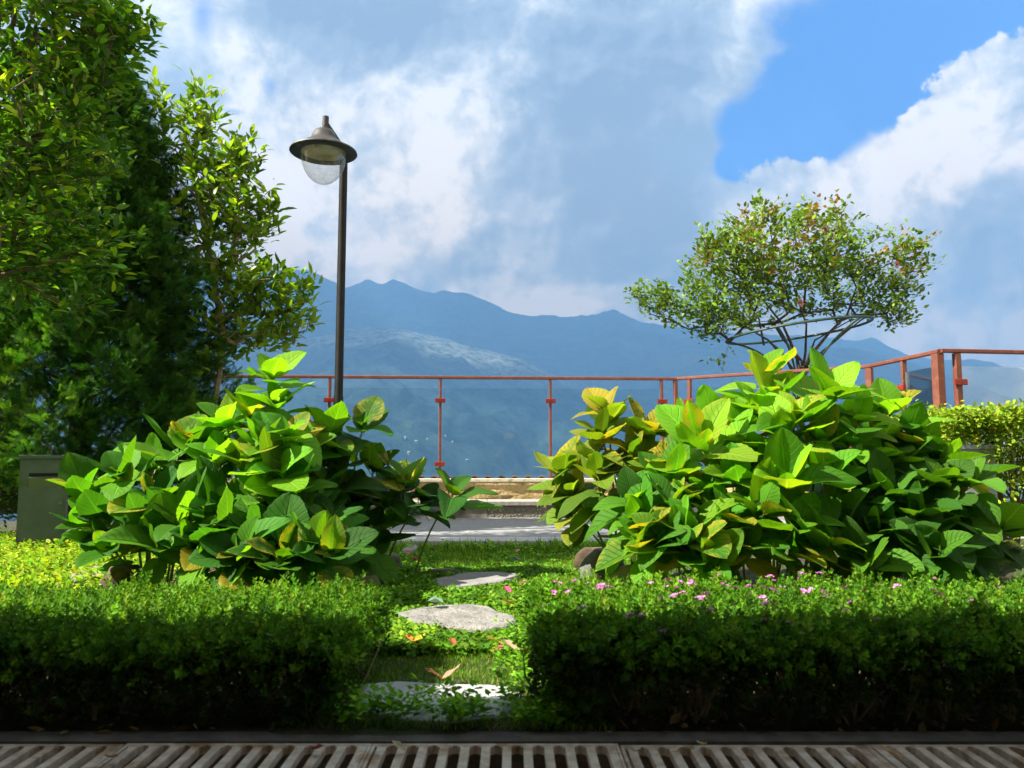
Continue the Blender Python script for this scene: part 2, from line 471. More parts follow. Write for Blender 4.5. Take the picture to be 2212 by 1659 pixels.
def mountain(name, prof, rb, rr, zb, amp, a0=-56, a1=56, na=420, nr=90, seed=0, sharp=.8, lump=.012):
    """terrain rising from distance rb to a ridge at rr whose skyline is prof (photo units)"""
    pa = np.array([azel(*q)[0] for q in prof]); pt = np.array([math.tan(azel(*q)[1]) for q in prof])
    az = np.radians(np.linspace(a0, a1, na)); A, T = np.meshgrid(az, np.linspace(0, 1, nr))
    top = H + rr * np.interp(az, pa, pt)
    top = top + (fbm(az * 70 + seed, az * 0 + 3.3 + seed, 5, False, .6) - .5) * rr * lump
    Rr = rb + (rr - rb) * T
    X, Y = Rr * np.sin(A), Rr * np.cos(A)
    z = zb + (top[None] - zb) * T ** sharp
    sc = 1 / (amp * 3.2)
    spur = fbm(X * sc + seed, Y * sc * .55 + seed, 6, True, .55) - .62
    z = z + spur * amp * 4 * T * (1 - T) * 1.3
    sp2 = fbm(X * sc * 4 + 7, Y * sc * 4, 4, True) - .6
    z = z + sp2 * amp * .22 * np.minimum(1, 6 * T * (1.001 - T))
    # never above the skyline
    z = np.minimum(z, H + Rr * ((top[None] - H) / rr) - (1 - T) * rr * .004)
    bx, by = (rr + 900) * np.sin(az), (rr + 900) * np.cos(az)
    V = np.concatenate([np.stack([X, Y, z], -1).reshape(-1, 3), np.stack([bx, by, top - 500], -1)])
    m = nr + 1
    i, j = np.meshgrid(np.arange(m - 1), np.arange(na - 1), indexing='ij')
    q = np.stack([i * na + j, i * na + j + 1, (i + 1) * na + j + 1, (i + 1) * na + j], -1).reshape(-1, 4)
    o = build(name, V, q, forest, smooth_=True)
    tag(o, kind='structure')
    return V
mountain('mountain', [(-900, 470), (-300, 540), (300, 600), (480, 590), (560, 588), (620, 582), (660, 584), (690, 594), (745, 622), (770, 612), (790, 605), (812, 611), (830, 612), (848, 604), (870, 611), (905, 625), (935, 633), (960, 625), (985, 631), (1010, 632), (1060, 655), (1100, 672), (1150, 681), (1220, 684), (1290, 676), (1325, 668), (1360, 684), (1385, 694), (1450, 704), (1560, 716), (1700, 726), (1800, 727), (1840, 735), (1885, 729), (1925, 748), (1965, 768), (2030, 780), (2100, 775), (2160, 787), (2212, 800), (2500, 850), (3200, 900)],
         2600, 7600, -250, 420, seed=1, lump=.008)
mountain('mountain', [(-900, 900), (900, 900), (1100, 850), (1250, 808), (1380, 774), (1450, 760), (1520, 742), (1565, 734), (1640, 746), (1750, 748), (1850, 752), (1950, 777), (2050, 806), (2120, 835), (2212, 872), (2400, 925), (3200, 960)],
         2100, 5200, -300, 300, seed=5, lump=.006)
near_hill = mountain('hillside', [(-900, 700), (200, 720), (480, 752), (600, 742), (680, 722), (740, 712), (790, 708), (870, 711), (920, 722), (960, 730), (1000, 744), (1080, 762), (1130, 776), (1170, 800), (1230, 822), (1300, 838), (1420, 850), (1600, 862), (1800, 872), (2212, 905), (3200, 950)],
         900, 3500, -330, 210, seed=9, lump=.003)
vb = MB(); vb.add([(-9500, 40, -331), (9500, 40, -331), (9500, 9000, -331), (-9500, 9000, -331)], [(0, 1, 2, 3)])
tag(vb.build('valley', forest), kind='structure')

# added unseen cloud slab shading the range, its gap cut to sunlight one spur
def add_shade_cloud():
    z0 = 7500
    poly = [(735, 722), (770, 700), (880, 700), (965, 722), (1010, 740), (1090, 756), (1150, 780), (1150, 800), (1060, 806), (1000, 812), (960, 830), (925, 822), (900, 800), (860, 792), (820, 760), (775, 742)]
    hv_ = near_hill
    az_ = np.arctan2(hv_[:, 0], hv_[:, 1]); te = (hv_[:, 2] - H) / np.hypot(hv_[:, 0], hv_[:, 1])
    pts = []
    for x, y in poly:
        a, e = azel(x, y); k = np.argmin((az_ - a) ** 2 + (te - math.tan(e)) ** 2)
        P = Vector(hv_[k]); Q = P + S * ((z0 - P.z) / S.z); pts.append((Q.x, Q.y))
    pts = np.array(pts)
    xs, ys = np.arange(-15500, 1000, 45.0), np.arange(300, 9800, 45.0)
    X, Y = np.meshgrid(xs, ys)
    Xw = X + (fbm(X / 260, Y / 260, 4) - .5) * 320; Yw = Y + (fbm(X / 260 + 9, Y / 260 + 4, 4) - .5) * 320
    ins = np.zeros(X.shape, bool)
    for i in range(len(pts)):
        (xa, ya), (xb, yb) = pts[i], pts[(i + 1) % len(pts)]
        c = ((ya > Yw) != (yb > Yw)) & (Xw < (xb - xa) * (Yw - ya) / (yb - ya + 1e-9) + xa)
        ins ^= c
    # frayed gaps over the far right slopes
    P2 = Vector((5600 * math.sin(R(31)), 5600 * math.cos(R(31)), 200)); Q2 = P2 + S * ((z0 - P2.z) / S.z)
    ins |= (((Xw - Q2.x) / 700) ** 2 + ((Yw - Q2.y) / 650) ** 2) < 1
    inside = ins & (fbm(X / 120, Y / 120, 3) > .36)
    m = X.shape[1]; Z = z0 + (fbm(X / 900, Y / 900, 5) - .5) * 260
    top = np.stack([X, Y, Z + 160], -1).reshape(-1, 3); bot = np.stack([X, Y, Z - 60], -1).reshape(-1, 3)
    i, j = np.meshgrid(np.arange(X.shape[0] - 1), np.arange(m - 1), indexing='ij')
    ok = ~inside[:-1, :-1].reshape(-1)
    q = np.stack([i * m + j, i * m + j + 1, (i + 1) * m + j + 1, (i + 1) * m + j], -1).reshape(-1, 4)[ok]
    cm, nt, p = newmat('shade_cloud'); p.inputs['Base Color'].default_value = (.85, .86, .88, 1); p.inputs['Roughness'].default_value = 1
    n = len(top)
    o = build('shade_cloud', np.concatenate([top, bot]), np.concatenate([q, q[:, ::-1] + n]), cm, smooth_=True)
    tag(o, kind='structure')
add_shade_cloud()

# air
hz, nt, p = newmat('haze_air'); nt.nodes.remove(p)
pv = nt.nodes.new('ShaderNodeVolumePrincipled')
pv.inputs['Color'].default_value = (.24, .54, 1.0, 1); pv.inputs['Density'].default_value = 2.1e-4
pv.inputs['Anisotropy'].default_value = 0.0
nt.links.new(pv.outputs[0], nt.nodes['Material Output'].inputs['Volume'])
hb = MB(); hb.box(-11000, -60, -700, 11000, 9700, 1990)
tag(hb.build('haze', hz), kind='stuff')

# small houses far down on the opposite slope
M['far_wall'] = surf('far_wall', (.17, .17, .165), (.13, .13, .13), .4, .9, 0)
M['far_roof'] = surf('far_roof', (.35, .30, .28), (.5, .48, .46), .4, .9, 0)
hw = MB(); hw.box(-7, -5, -6, 7, 5, 7)
hr = MB(); hr.add([(-7.6, -5.6, 7.02), (7.6, -5.6, 7.02), (7.6, 5.6, 7.02), (-7.6, 5.6, 7.02), (-7.6, 0, 10.4), (7.6, 0, 10.4)], [(0, 1, 5, 4), (2, 3, 4, 5), (0, 4, 3), (1, 2, 5), (3, 2, 1, 0)])
h0 = empty('far_house', (0, 0, 0)); c1 = hw.build('wall', M['far_wall'], h0, world=False); c2 = hr.build('roof', M['far_roof'], h0, world=False)
hp = [(868, 962), (880, 985), (893, 957), (925, 950), (962, 948), (980, 962), (1010, 992), (1215, 968)]
azn = np.arctan2(near_hill[:, 0], near_hill[:, 1]); ten = (near_hill[:, 2] - H) / np.hypot(near_hill[:, 0], near_hill[:, 1])
for i, (x, y) in enumerate(hp):
    a, e = azel(x, y); k = int(np.argmin((azn - a) ** 2 + (ten - math.tan(e)) ** 2 + (np.hypot(near_hill[:, 0], near_hill[:, 1]) > 2600) * 9))
    P = near_hill[k]
    o = h0 if i == 0 else h0.copy()
    if i:
        COL.objects.link(o)
        for ch in (c1, c2):
            d = ch.copy(); COL.objects.link(d); d.parent = o
    s = random.uniform(.28, .5); o.scale = (s, s, s)
    o.location = (P[0], P[1], P[2] + 2); o.rotation_euler.z = random.uniform(-.7, .7)
    tag(o, 'tiny pale house on the blue far slope seen through the railing glass', 'house', 'tiny houses on the far slope')

# ------------------------------------------------------------------ ground
soil = surf('soil', (.028, .020, .013), (.06, .045, .028), 14, .95, .8, 55, (.035, .06, .012), 2.5, (.45, .6))
M['soil'] = soil
def ground_z(x, y): return .012 * math.sin(x * 2.1 + y) + .010 * math.sin(y * 3.3 - x)
gx = np.arange(-9, 9.01, .12); gy = np.arange(1.99, 9.61, .08)
X, Y = np.meshgrid(gx, gy); Z = .012 * np.sin(X * 2.1 + Y) + .010 * np.sin(Y * 3.3 - X) - .01
Z[-8:, :] -= np.linspace(0, 6, 8)[:, None] ** 1.5
Z[Y > 6.4] = np.minimum(Z[Y > 6.4], -.06)
m_ = len(gx); i, j = np.meshgrid(np.arange(len(gy) - 1), np.arange(m_ - 1), indexing='ij')
tag(build('ground', np.stack([X, Y, Z], -1).reshape(-1, 3), np.stack([i * m_ + j, i * m_ + j + 1, (i + 1) * m_ + j + 1, (i + 1) * m_ + j], -1).reshape(-1, 4), soil, smooth_=True), kind='structure')
slope = MB(); slope.add([(-60, 9.6, -14), (60, 9.6, -14), (600, 420, -335), (-600, 420, -335)], [(0, 1, 2, 3)])
tag(slope.build('terrain', forest), kind='structure')

concrete = surf('concrete', (.17, .16, .145), (.27, .255, .23), 9, .9, .5, 90, (.10, .095, .075), 3)
M['concrete'] = concrete
# pavement under and behind the camera
pv_ = MB(); pv_.box(-9, -3.9, -.25, 9, 1.30, -.004)
tag(pv_.build('pavement', concrete), kind='structure')
# curb strip between the drain and the planting
cb = MB(); cb.box(-9, 1.945, -.25, 9, 2.012, .006, .004)
tag(cb.build('kerb', surf('kerb_concrete', (.07, .065, .055), (.12, .11, .095), 12, .9, .5, 90)), kind='structure')
ch = MB(); ch.box(-9, 1.31, -.42, 9, 1.94, -.30)
tag(ch.build('drain_channel', surf('channel_mud', (.006, .006, .005), (.02, .018, .014), 20, .8, .3)), kind='structure')

# drain grates: concrete panels with rounded slots
grate_m = surf('grate_concrete', (.46, .38, .28), (.64, .55, .43), 30, .9, .6, 160, (.30, .19, .10), 9, (.5, .68), world=True)
def grate_panel(w=.60, y0=1.34, y1=1.944, pitch=.0502):
    mb = MB(); t = .020; n = int(round(w / pitch)); sl_ = pitch * .58
    def strip(xa, xb, ya, yb): mb.box(xa, ya, -t, xb, yb, 0)
    yy0, yy1 = y0 + .03, y1 - .012
    mb.box(0, y0, -t, w - .004, yy0, 0); mb.box(0, yy1 + .0, -t, w - .004, y1, 0)
    for k in range(n):
        x = k * pitch
        a = x + sl_ / 2 if k else 0.0; b_ = min(x + pitch - sl_ / 2, w - .004)
        xa = x + sl_ / 2; xb = x + pitch - sl_ / 2 + 0
        mb.box(xa, yy0, -t, xb, yy1, -.0008, 0)
        # chamfer plates rounding the slot ends
        for sx, d in ((xa, -1), (xb, 1)):
            q = .35 * sl_
            mb.add([(sx, yy1, -.001), (sx, yy1 - q, -.001), (sx + d * q, yy1, -.001), (sx, yy1, -t), (sx, yy1 - q, -t), (sx + d * q, yy1, -t)], [(0, 1, 2) if d > 0 else (0, 2, 1), (1, 4, 5, 2), (3, 5, 4)])
    mb.box(0, yy0, -t, sl_ * .28, yy1, -.0008)
    mb.box(w - .004 - sl_ * .22, yy0, -t, w - .004, yy1, -.0008)
    return mb
gp0 = grate_panel().build('drain_grate', grate_m)
pos_words = ['leftmost concrete drain grate panel below the left hedge', 'second concrete drain grate panel from the left', 'concrete drain grate panel left of the picture middle under the left hedge end', 'concrete drain grate panel below the weeds and stepping stone',
             'concrete drain grate panel right of the middle under the right hedge', 'second concrete drain grate panel from the right', 'rightmost concrete drain grate panel below the right hedge']
for k in range(7):
    o = gp0 if k == 0 else gp0.copy()
    if k: COL.objects.link(o)
    o.location = (-2.08 + k * .60 - .06, 0, random.uniform(-.003, .002)); o.rotation_euler.z = random.uniform(-.002, .002)
    tag(o, pos_words[k], 'drain grate', 'slotted concrete drain grates along the bottom')

# ------------------------------------------------------------------ patio, benches, wall
slate, nt, p = newmat('slate_paving')
v = geopos(nt)
mp = nt.nodes.new('ShaderNodeMapping'); mp.inputs['Scale'].default_value = (2.2, 4.5, 1); nt.links.new(v, mp.inputs[0])
vo = nt.nodes.new('ShaderNodeTexVoronoi'); vo.feature = 'DISTANCE_TO_EDGE'; nt.links.new(mp.outputs[0], vo.inputs['Vector']); vo.inputs['Scale'].default_value = 1.3
vc = nt.nodes.new('ShaderNodeTexVoronoi'); nt.links.new(mp.outputs[0], vc.inputs['Vector']); vc.inputs['Scale'].default_value = 1.3
c = mixc(nt, .5, mixc(nt, noise(nt, v, 6, 6), (.17, .17, .17), (.26, .26, .255)), mixc(nt, vc.outputs['Distance'], (.27, .27, .265), (.15, .15, .15)))
c = mixc(nt, smooth(nt, vo.outputs[0], .01, .035, 1, 0), c, (.30, .30, .28))
nt.links.new(c, p.inputs['Base Color']); p.inputs['Roughness'].default_value = .8
nt.links.new(bump(nt, noise(nt, v, 30, 5), .3, .01), p.inputs['Normal'])

PF = [G(835, 1150, .05), G(905, 1171, .05), G(1290, 1172, .05)]
front_y = G(1106, 1168, .05).y
pt = MB()
outline = [(-1.62, 7.35), (-1.32, front_y), (2.6, front_y + .1), (4.4, front_y + .3), (5.6, 6.4), (5.6, 9.2), (-4.2, 9.2), (-4.2, 8.2)]
pt.prism(outline, -.14, .04, .006)
tag(pt.build('patio', slate), kind='structure')
granite = surf('pale_granite', (.34, .34, .33), (.42, .42, .40), 60, .8, .2, 200, (.38, .38, .36), 5)
# border of pale granite blocks laid on the patio edge
edge = [(-2.05, 8.05), (-1.66, 7.30), (-1.28, front_y - .02), (-.35, front_y - .04), (.62, front_y - .03), (1.6, front_y), (2.6, front_y + .08), (3.5, front_y + .2)]
bw = ['granite kerb block at the left end beside the bench', 'second granite kerb block where the patio turns', 'pale granite kerb block left of the hanging leaf', 'pale granite kerb block in the middle of the patio edge',
      'pale granite kerb block right of the middle of the patio edge', 'granite kerb block behind the right hydrangeas', 'rightmost granite kerb block of the patio edge']
for k in range(len(edge) - 1):
    a, b_ = Vector(edge[k]), Vector(edge[k + 1]); d = (b_ - a).normalized(); nrm = Vector((-d.y, d.x))
    a2, b2 = a + d * .003, b_ - d * .003; w_ = .30
    mb = MB(); mb.prism([tuple(a2), tuple(b2), tuple(b2 + nrm * w_), tuple(a2 + nrm * w_)], -.07, .052, .008)
    o = centre(mb.build('kerb_block', granite)); tag(o, bw[k], 'kerb block', 'granite kerb blocks along the patio')

bench_top = surf('bench_granite', (.26, .25, .22), (.36, .34, .30), 25, .8, .3, 140, (.25, .24, .20), 4)
peb, nt, p = newmat('pebbledash')
v = geopos(nt); vo = nt.nodes.new('ShaderNodeTexVoronoi'); vo.inputs['Scale'].default_value = 42; nt.links.new(v, vo.inputs['Vector'])
c = mixc(nt, smooth(nt, vo.outputs['Distance'], .1, .55), (.40, .38, .32), (.12, .11, .095))
c = mixc(nt, smooth(nt, noise(nt, v, 5, 5), .4, .65), c, (.15, .14, .11))
nt.links.new(c, p.inputs['Base Color']); p.inputs['Roughness'].default_value = .9
nt.links.new(bump(nt, vo.outputs['Distance'], 1.0, -.012), p.inputs['Normal'])
by = 8.20
def bench(name, pts, label, depth=.42):
    """stone bench along pts (front line)"""
    a, b_ = Vector(pts[0]), Vector(pts[1]); d = (b_ - a).normalized(); nrm = Vector((-d.y, d.x))
    root = empty(name, ((a.x + b_.x) / 2, (a.y + b_.y) / 2, .04), label, 'bench', 'stone benches round the patio')
    L = (b_ - a).length; nb = max(1, int(round(L / .98)))
    for k in range(nb):
        p0, p1 = a + d * (L * k / nb + .002), a + d * (L * (k + 1) / nb - .002)
        m1 = MB(); q = [p0 + nrm * .02, p1 + nrm * .02, p1 + nrm * depth, p0 + nrm * depth]; m1.prism([tuple(t) for t in q], .03, .170, 0)
        m1.build('front_block', peb if (k % 3) else M['concrete'], root)
        m2 = MB(); q = [p0, p1, p1 + nrm * (depth + .0), p0 + nrm * (depth + .0)]; m2.prism([tuple(t) for t in q], .171, .212, .006)
        m2.build('seat_slab', bench_top, root)
    return root
bench('stone_bench', [(-1.18, by), (2.5, by + .16)], 'long grey pebbled stone bench in front of the yellow wall')
bench('stone_bench', [(-1.98, 7.62), (-1.20, by - .015)], 'angled end of the grey stone bench behind the left hydrangea')
bench('stone_bench', [(2.53, by + .14), (3.3, 7.25)], 'angled stone bench behind the right hydrangeas')

rough, nt, p = newmat('rough_plaster')
v = geopos(nt); n1 = noise(nt, v, 7, 8, .7); n2 = noise(nt, v, 30, 6, .7)
c = mixc(nt, smooth(nt, n1, .38, .6), (.44, .32, .13), (.62, .48, .24))
c = mixc(nt, smooth(nt, n2, .56, .68), c, (.22, .17, .06))
nt.links.new(c, p.inputs['Base Color']); p.inputs['Roughness'].default_value = .95
nt.links.new(bump(nt, mth(nt, 'ADD', n1, n2), 1.0, .04), p.inputs['Normal'])
cap_m = surf('wall_cap', (.46, .42, .33), (.60, .55, .43), 12, .9, .6, 50, (.28, .25, .18), 5)
def low_wall(a, b_, label, z1=.405, depth=.22):
    a, b_ = Vector(a), Vector(b_); d = (b_ - a).normalized(); nrm = Vector((-d.y, d.x)); L = (b_ - a).length
    root = empty('low_wall', ((a.x + b_.x) / 2, (a.y + b_.y) / 2, 0), label, 'wall')
    nx, nz = int(L / .04), 10; vs = []; fs = []
    for i_ in range(nx + 1):
        for k in range(nz + 1):
            q = a + d * (L * i_ / nx); z = .1 + (z1 - .1) * k / nz
            o_ = .018 * (fbm(np.array([q.x * 6.]), np.array([z * 14.]), 4)[0] - .5) * 2 + (.012 if k > nz - 2 else 0)
            vs.append((q.x - nrm.x * o_, q.y - nrm.y * o_, z))
    for i_ in range(nx):
        for k in range(nz):
            fs.append((i_ * (nz + 1) + k, (i_ + 1) * (nz + 1) + k, (i_ + 1) * (nz + 1) + k + 1, i_ * (nz + 1) + k + 1))
    mb = MB(); mb.add(vs, fs)
    q = [a + nrm * .04, b_ + nrm * .04, b_ + nrm * depth, a + nrm * depth]; mb.prism([tuple(t) for t in q], -.1, z1 - .002)
    mb.build('wall', rough, root)
    m2 = MB(); q = [a - nrm * .02, b_ - nrm * .02, b_ + nrm * (depth + .02), a + nrm * (depth + .02)]; m2.prism([tuple(t) for t in q], z1, z1 + .03, .008)
    m2.build('coping', cap_m, root)
low_wall((-3.6, 8.60), (2.0, 8.80), 'rough yellow plaster wall between the bench and the glass railing')
low_wall((2.02, 8.80), (3.75, 7.55), 'rough plaster wall under the slanting railing behind the right hydrangeas')

# clay tile edge seen through the glass
tile_m = surf('clay_tile', (.30, .16, .10), (.42, .30, .22), 12, .9, .5, 60, (.14, .12, .09), 4)
tl = MB(); pitch_ = .155
for k in range(36):
    x0 = -3.3 + k * pitch_; y0 = 8.80 + (x0 + 3.6) * .0357 + .03
    vs = []; nseg = 8
    for yy, zz in ((y0, .455), (y0 + .45, .38)):
        for t in range(nseg + 1):
            u = t / nseg; ang = u * 2 * PI
            vs.append((x0 + u * pitch_, yy, zz - .004 + .022 * -math.cos(ang)))
        for t in range(nseg + 1):
            u = t / nseg; ang = u * 2 * PI
            vs.append((x0 + u * pitch_, yy, zz - .020 + .022 * -math.cos(ang)))
    n_ = nseg + 1
    fs = [(t, t + 1, 2 * n_ + t + 1, 2 * n_ + t) for t in range(nseg)] + [(t + n_, t + n_ + 1, t + 1, t) for t in range(nseg)] + [(t + n_, 3 * n_ + t, 3 * n_ + t + 1, t + n_ + 1) for t in range(nseg)]
    tl.add(vs, fs)
tag(centre(tl.build('tiled_ledge', tile_m, smooth_=True)), 'row of wavy clay tiles behind the glass on top of the yellow wall', 'tiles')

# ------------------------------------------------------------------ railing
rail_m, nt, p = newmat('rust_red_paint')
v = geopos(nt); n1 = noise(nt, v, 14, 6, .65)
c = mixc(nt, smooth(nt, n1, .45, .7), (.15, .042, .022), (.22, .075, .042))
c = mixc(nt, smooth(nt, noise(nt, v, 4, 8, .75), .62, .70), c, (.34, .22, .15))
nt.links.new(c, p.inputs['Base Color']); p.inputs['Roughness'].default_value = .55
nt.links.new(bump(nt, n1, .1, .005), p.inputs['Normal'])
clamp_m = surf('clamp_paint', (.26, .028, .012), (.18, .02, .01), 30, .4, .1)
glass, nt, p = newmat('clear_glass'); nt.nodes.remove(p)
tb = nt.nodes.new('ShaderNodeBsdfTransparent'); tb.inputs[0].default_value = (.93, .97, .97, 1)
gb = nt.nodes.new('ShaderNodeBsdfGlossy'); gb.inputs['Roughness'].default_value = .02
fr = nt.nodes.new('ShaderNodeFresnel'); fr.inputs[0].default_value = 1.45
mx = nt.nodes.new('ShaderNodeMixShader'); nt.links.new(mth(nt, 'MULTIPLY', fr.outputs[0], .8), mx.inputs[0])
nt.links.new(tb.outputs[0], mx.inputs[1]); nt.links.new(gb.outputs[0], mx.inputs[2]); nt.links.new(mx.outputs[0], nt.nodes['Material Output'].inputs['Surface'])
glass_edge, nt, p = newmat('glass_edge'); p.inputs['Base Color'].default_value = (.62, .80, .80, 1); p.inputs['Roughness'].default_value = .15
def xy(v): return Vector((v[0], v[1], 0))
rA0, rA, rB, rC, rD = [Vector(t) for t in ((-3.9, 8.70, 1.6), (1.95, 9.05, 1.6), (3.64, 7.76, 1.6), (3.72, 6.62, 1.6), (6.2, 6.92, 1.6))]
def railing(a, b_, posts, label, corner=None, z0=.435, wide=.035, loc=None, pgroup=None, ends=()):
    d = (b_ - a).normalized(); nrm = Vector((-d.y, d.x, 0))
    root = empty('glass_railing', (a.x, a.y, 0), label, 'railing', 'rust red glass railings round the terrace')
    m = MB(); m.beam(a, b_, .055, .034); m.build('top_rail', rail_m, root)
    ts = sorted(posts)
    for t, w_, kind in posts:
        q = a + (b_ - a) * t
        m = MB(); z_lo = z0 - (.6 if kind == 'b' else 0)
        m.beam((q.x, q.y, z_lo), (q.x, q.y, 1.582), w_, .05 if kind != 'b' else w_, up=(nrm.x, nrm.y, 0))
        if kind != 'b': m.beam((q.x, q.y, z0 - .0), (q.x, q.y, z0 + .008), .09, .09, up=(nrm.x, nrm.y, 0))
        po = m.build('post', rail_m, root)
        if kind != 'b':
            for z in (1.33, .60):
                c_ = MB(); pz = Vector((q.x, q.y, z)) - nrm * .034
                c_.beam(pz - d * .058, pz + d * .058, .026, .052)
                c_.tube([pz - nrm * .012, pz - nrm * .018], .008, 8)
                c_.build('clamp', clamp_m, po)
    pp = [p_[0] for p_ in ts]
    for t0, t1 in zip(pp[:-1], pp[1:]):
        q0 = a + (b_ - a) * t0 + d * .028; q1 = a + (b_ - a) * t1 - d * .028
        if (q1 - q0).length < .2: continue
        g = MB(); o_ = nrm * .005
        za, zb = .475, 1.475
        vs = [(*(q + s * o_ - nrm * .0)[:2], z) for z in (za, zb) for s in (-1, 1) for q in (q0, q1)]
        g.add(vs, [(0, 1, 5, 4), (3, 2, 6, 7)], 0)
        g.add(vs, [(4, 5, 7, 6), (0, 2, 3, 1), (0, 4, 6, 2), (1, 3, 7, 5)], 1)
        g.build('glass_panel', [glass, glass_edge], root)
LB = (rA - rA0).length
def tx(px):  # parameter along the back rail for a photo column
    k = (px - CX) / F
    dx, dy = rA.x - rA0.x, rA.y - rA0.y
    return (k * rA0.y * 1.0 - rA0.x) / (dx - k * dy)
railing(rA0, rA, [(tx(466), .03, 'a'), (tx(711), .03, 'a'), (tx(951), .03, 'a'), (tx(1189), .03, 'a'), (tx(1430), .03, 'a'), (.997, .048, 'b')], 'long rust red glass railing straight ahead behind the lamp post')
railing(rA + Vector((.01, 0, .003)), rB, [(.07, .045, 'a'), (.48, .04, 'a'), (.90, .04, 'a'), (.995, .07, 'b')], 'slanting rust red glass railing behind the rose tree and right hydrangeas')
railing(rB + Vector((0, -.03, .002)), rC, [(.5, .03, 'a'), (.96, .085, 'b')], 'short rust red railing side running towards the camera at the right')
railing(rC + Vector((.0, .0, .0045)), rD, [(.06, .062, 'a'), (.55, .062, 'a'), (.98, .062, 'a')], 'rust red railing leaving the picture at the right edge above the clipped hedge')

# ------------------------------------------------------------------ lamp post
LY = 6.6
lp = W(731, 870, LY); ltop = W(742, 372, LY)
lroot = empty('lamp_post', (lp.x, LY, 0), 'black street lamp post with a wide hat and clear bowl over the left hydrangea', 'street lamp')
pole_m = surf('black_pole_paint', (.008, .008, .008), (.014, .014, .012), 10, .5, .15, 60, (.22, .22, .17), 9, (.68, .72), spec=.18)
hat_m = surf('grey_lamp_paint', (.030, .028, .027), (.048, .045, .04), 16, .55, .15, 70, (.12, .12, .07), 8, (.6, .72))
dxp = ltop.x - lp.x; slope_ = dxp / (ltop.z - lp.z)
def pole_at(z): return Vector((lp.x + slope_ * (z - lp.z), LY, z))
z_arm = W(735, 330, LY).z
m = MB(); m.tube([pole_at(z) for z in (0, .25, .27, 1.2, 1.215, z_arm + .02)], [.055, .055, .042, .041, .037, .035], 20); m.build('pole', pole_m, lroot, smooth_=True)
m = MB(); m.lathe([(.09, 0), (.09, .02), (.075, .03), (.056, .05), (.056, .12), (.05, .14)], 20, pole_at(.0)); m.build('base', pole_m, lroot, smooth_=True)
# hat towards the viewer and left, on a sloping strut
HY = LY - .42
hc = W(699, 330, HY)                 # centre of the brim
sr = 148 / F * HY / 2 * 1.0
m = MB(); m.lathe([(sr * .66, .0), (sr * .68, -.004), (sr * .96, -.006), (sr, 0), (sr * .985, .012), (sr * .76, .045), (sr * .56, .082), (sr * .43, .106), (sr * .39, .122), (sr * .33, .160), (sr * .28, .184), (sr * .25, .190), (sr * .15, .198), (sr * .12, .222)], 48, hc)
hood = m.build('lamp_hood', hat_m, lroot, smooth_=True)
refl = surf('cream_reflector', (.62, .58, .40), (.52, .50, .36), 5, .5, 0)
m = MB(); m.lathe([(sr * .665, .002), (sr * .655, .02), (sr * .62, .045), (sr * .30, .052), (.001, .053)], 40, hc); m.build('reflector', refl, lroot, smooth_=True)
m = MB(); m.lathe([(sr * .26, .050), (sr * .25, .040), (sr * .20, .036), (sr * .14, .028), (.001, .024)], 28, hc); m.build('bulb_holder', surf('lamp_centre', (.50, .47, .32), (.58, .55, .40), 9, .4, 0), lroot, smooth_=True)
br = sr * .665
prof = [(br * math.cos(a) ** 1.05 if a < PI / 2 - .01 else .001, -.02 - .25 * math.sin(a)) for a in np.linspace(0, PI / 2, 18)]
bowl_m, nt, p = newmat('clear_plastic'); nt.nodes.remove(p)
tb = nt.nodes.new('ShaderNodeBsdfTransparent'); tb.inputs[0].default_value = (.90, .90, .88, 1)
gb = nt.nodes.new('ShaderNodeBsdfGlossy'); gb.inputs['Roughness'].default_value = .08
df = nt.nodes.new('ShaderNodeBsdfDiffuse'); df.inputs[0].default_value = (.75, .74, .68, 1)
lw = nt.nodes.new('ShaderNodeLayerWeight'); lw.inputs[0].default_value = .22
mx = nt.nodes.new('ShaderNodeMixShader'); mx2 = nt.nodes.new('ShaderNodeMixShader')
nt.links.new(mth(nt, 'MULTIPLY', lw.outputs['Facing'], .55), mx.inputs[0])
nt.links.new(tb.outputs[0], mx.inputs[1]); nt.links.new(gb.outputs[0], mx.inputs[2])
nt.links.new(smooth(nt, noise(nt, geopos(nt), 40, 5, .7), .5, .8, .04, .45), mx2.inputs[0]); nt.links.new(mx.outputs[0], mx2.inputs[1]); nt.links.new(df.outputs[0], mx2.inputs[2])
nt.links.new(mx2.outputs[0], nt.nodes['Material Output'].inputs['Surface'])
m = MB(); m.lathe([(br, .0)] + prof, 40, hc); m.build('glass_bowl', bowl_m, lroot, smooth_=True)
# centre stub and strut
stub_top = W(703, 252, HY)
m = MB(); st = Vector((hc.x + .005, HY, hc.z + .14)); m.tube([st, Vector((hc.x + .012, HY, stub_top.z))], [.028, .026], 16); m.build('stub', hat_m, lroot, smooth_=True)
m = MB(); pa = pole_at(z_arm - .01); pb = Vector((hc.x + .012, HY, stub_top.z - .07)); m.tube([pa, pa + (pb - pa) * .5, pb], [.036, .036, .03], 14); m.build('arm', hat_m, lroot, smooth_=True)
m = MB(); m.tube([pole_at(z_arm - .07), pole_at(z_arm + .03)], .045, 16); m.build('collar', hat_m, lroot, smooth_=True)

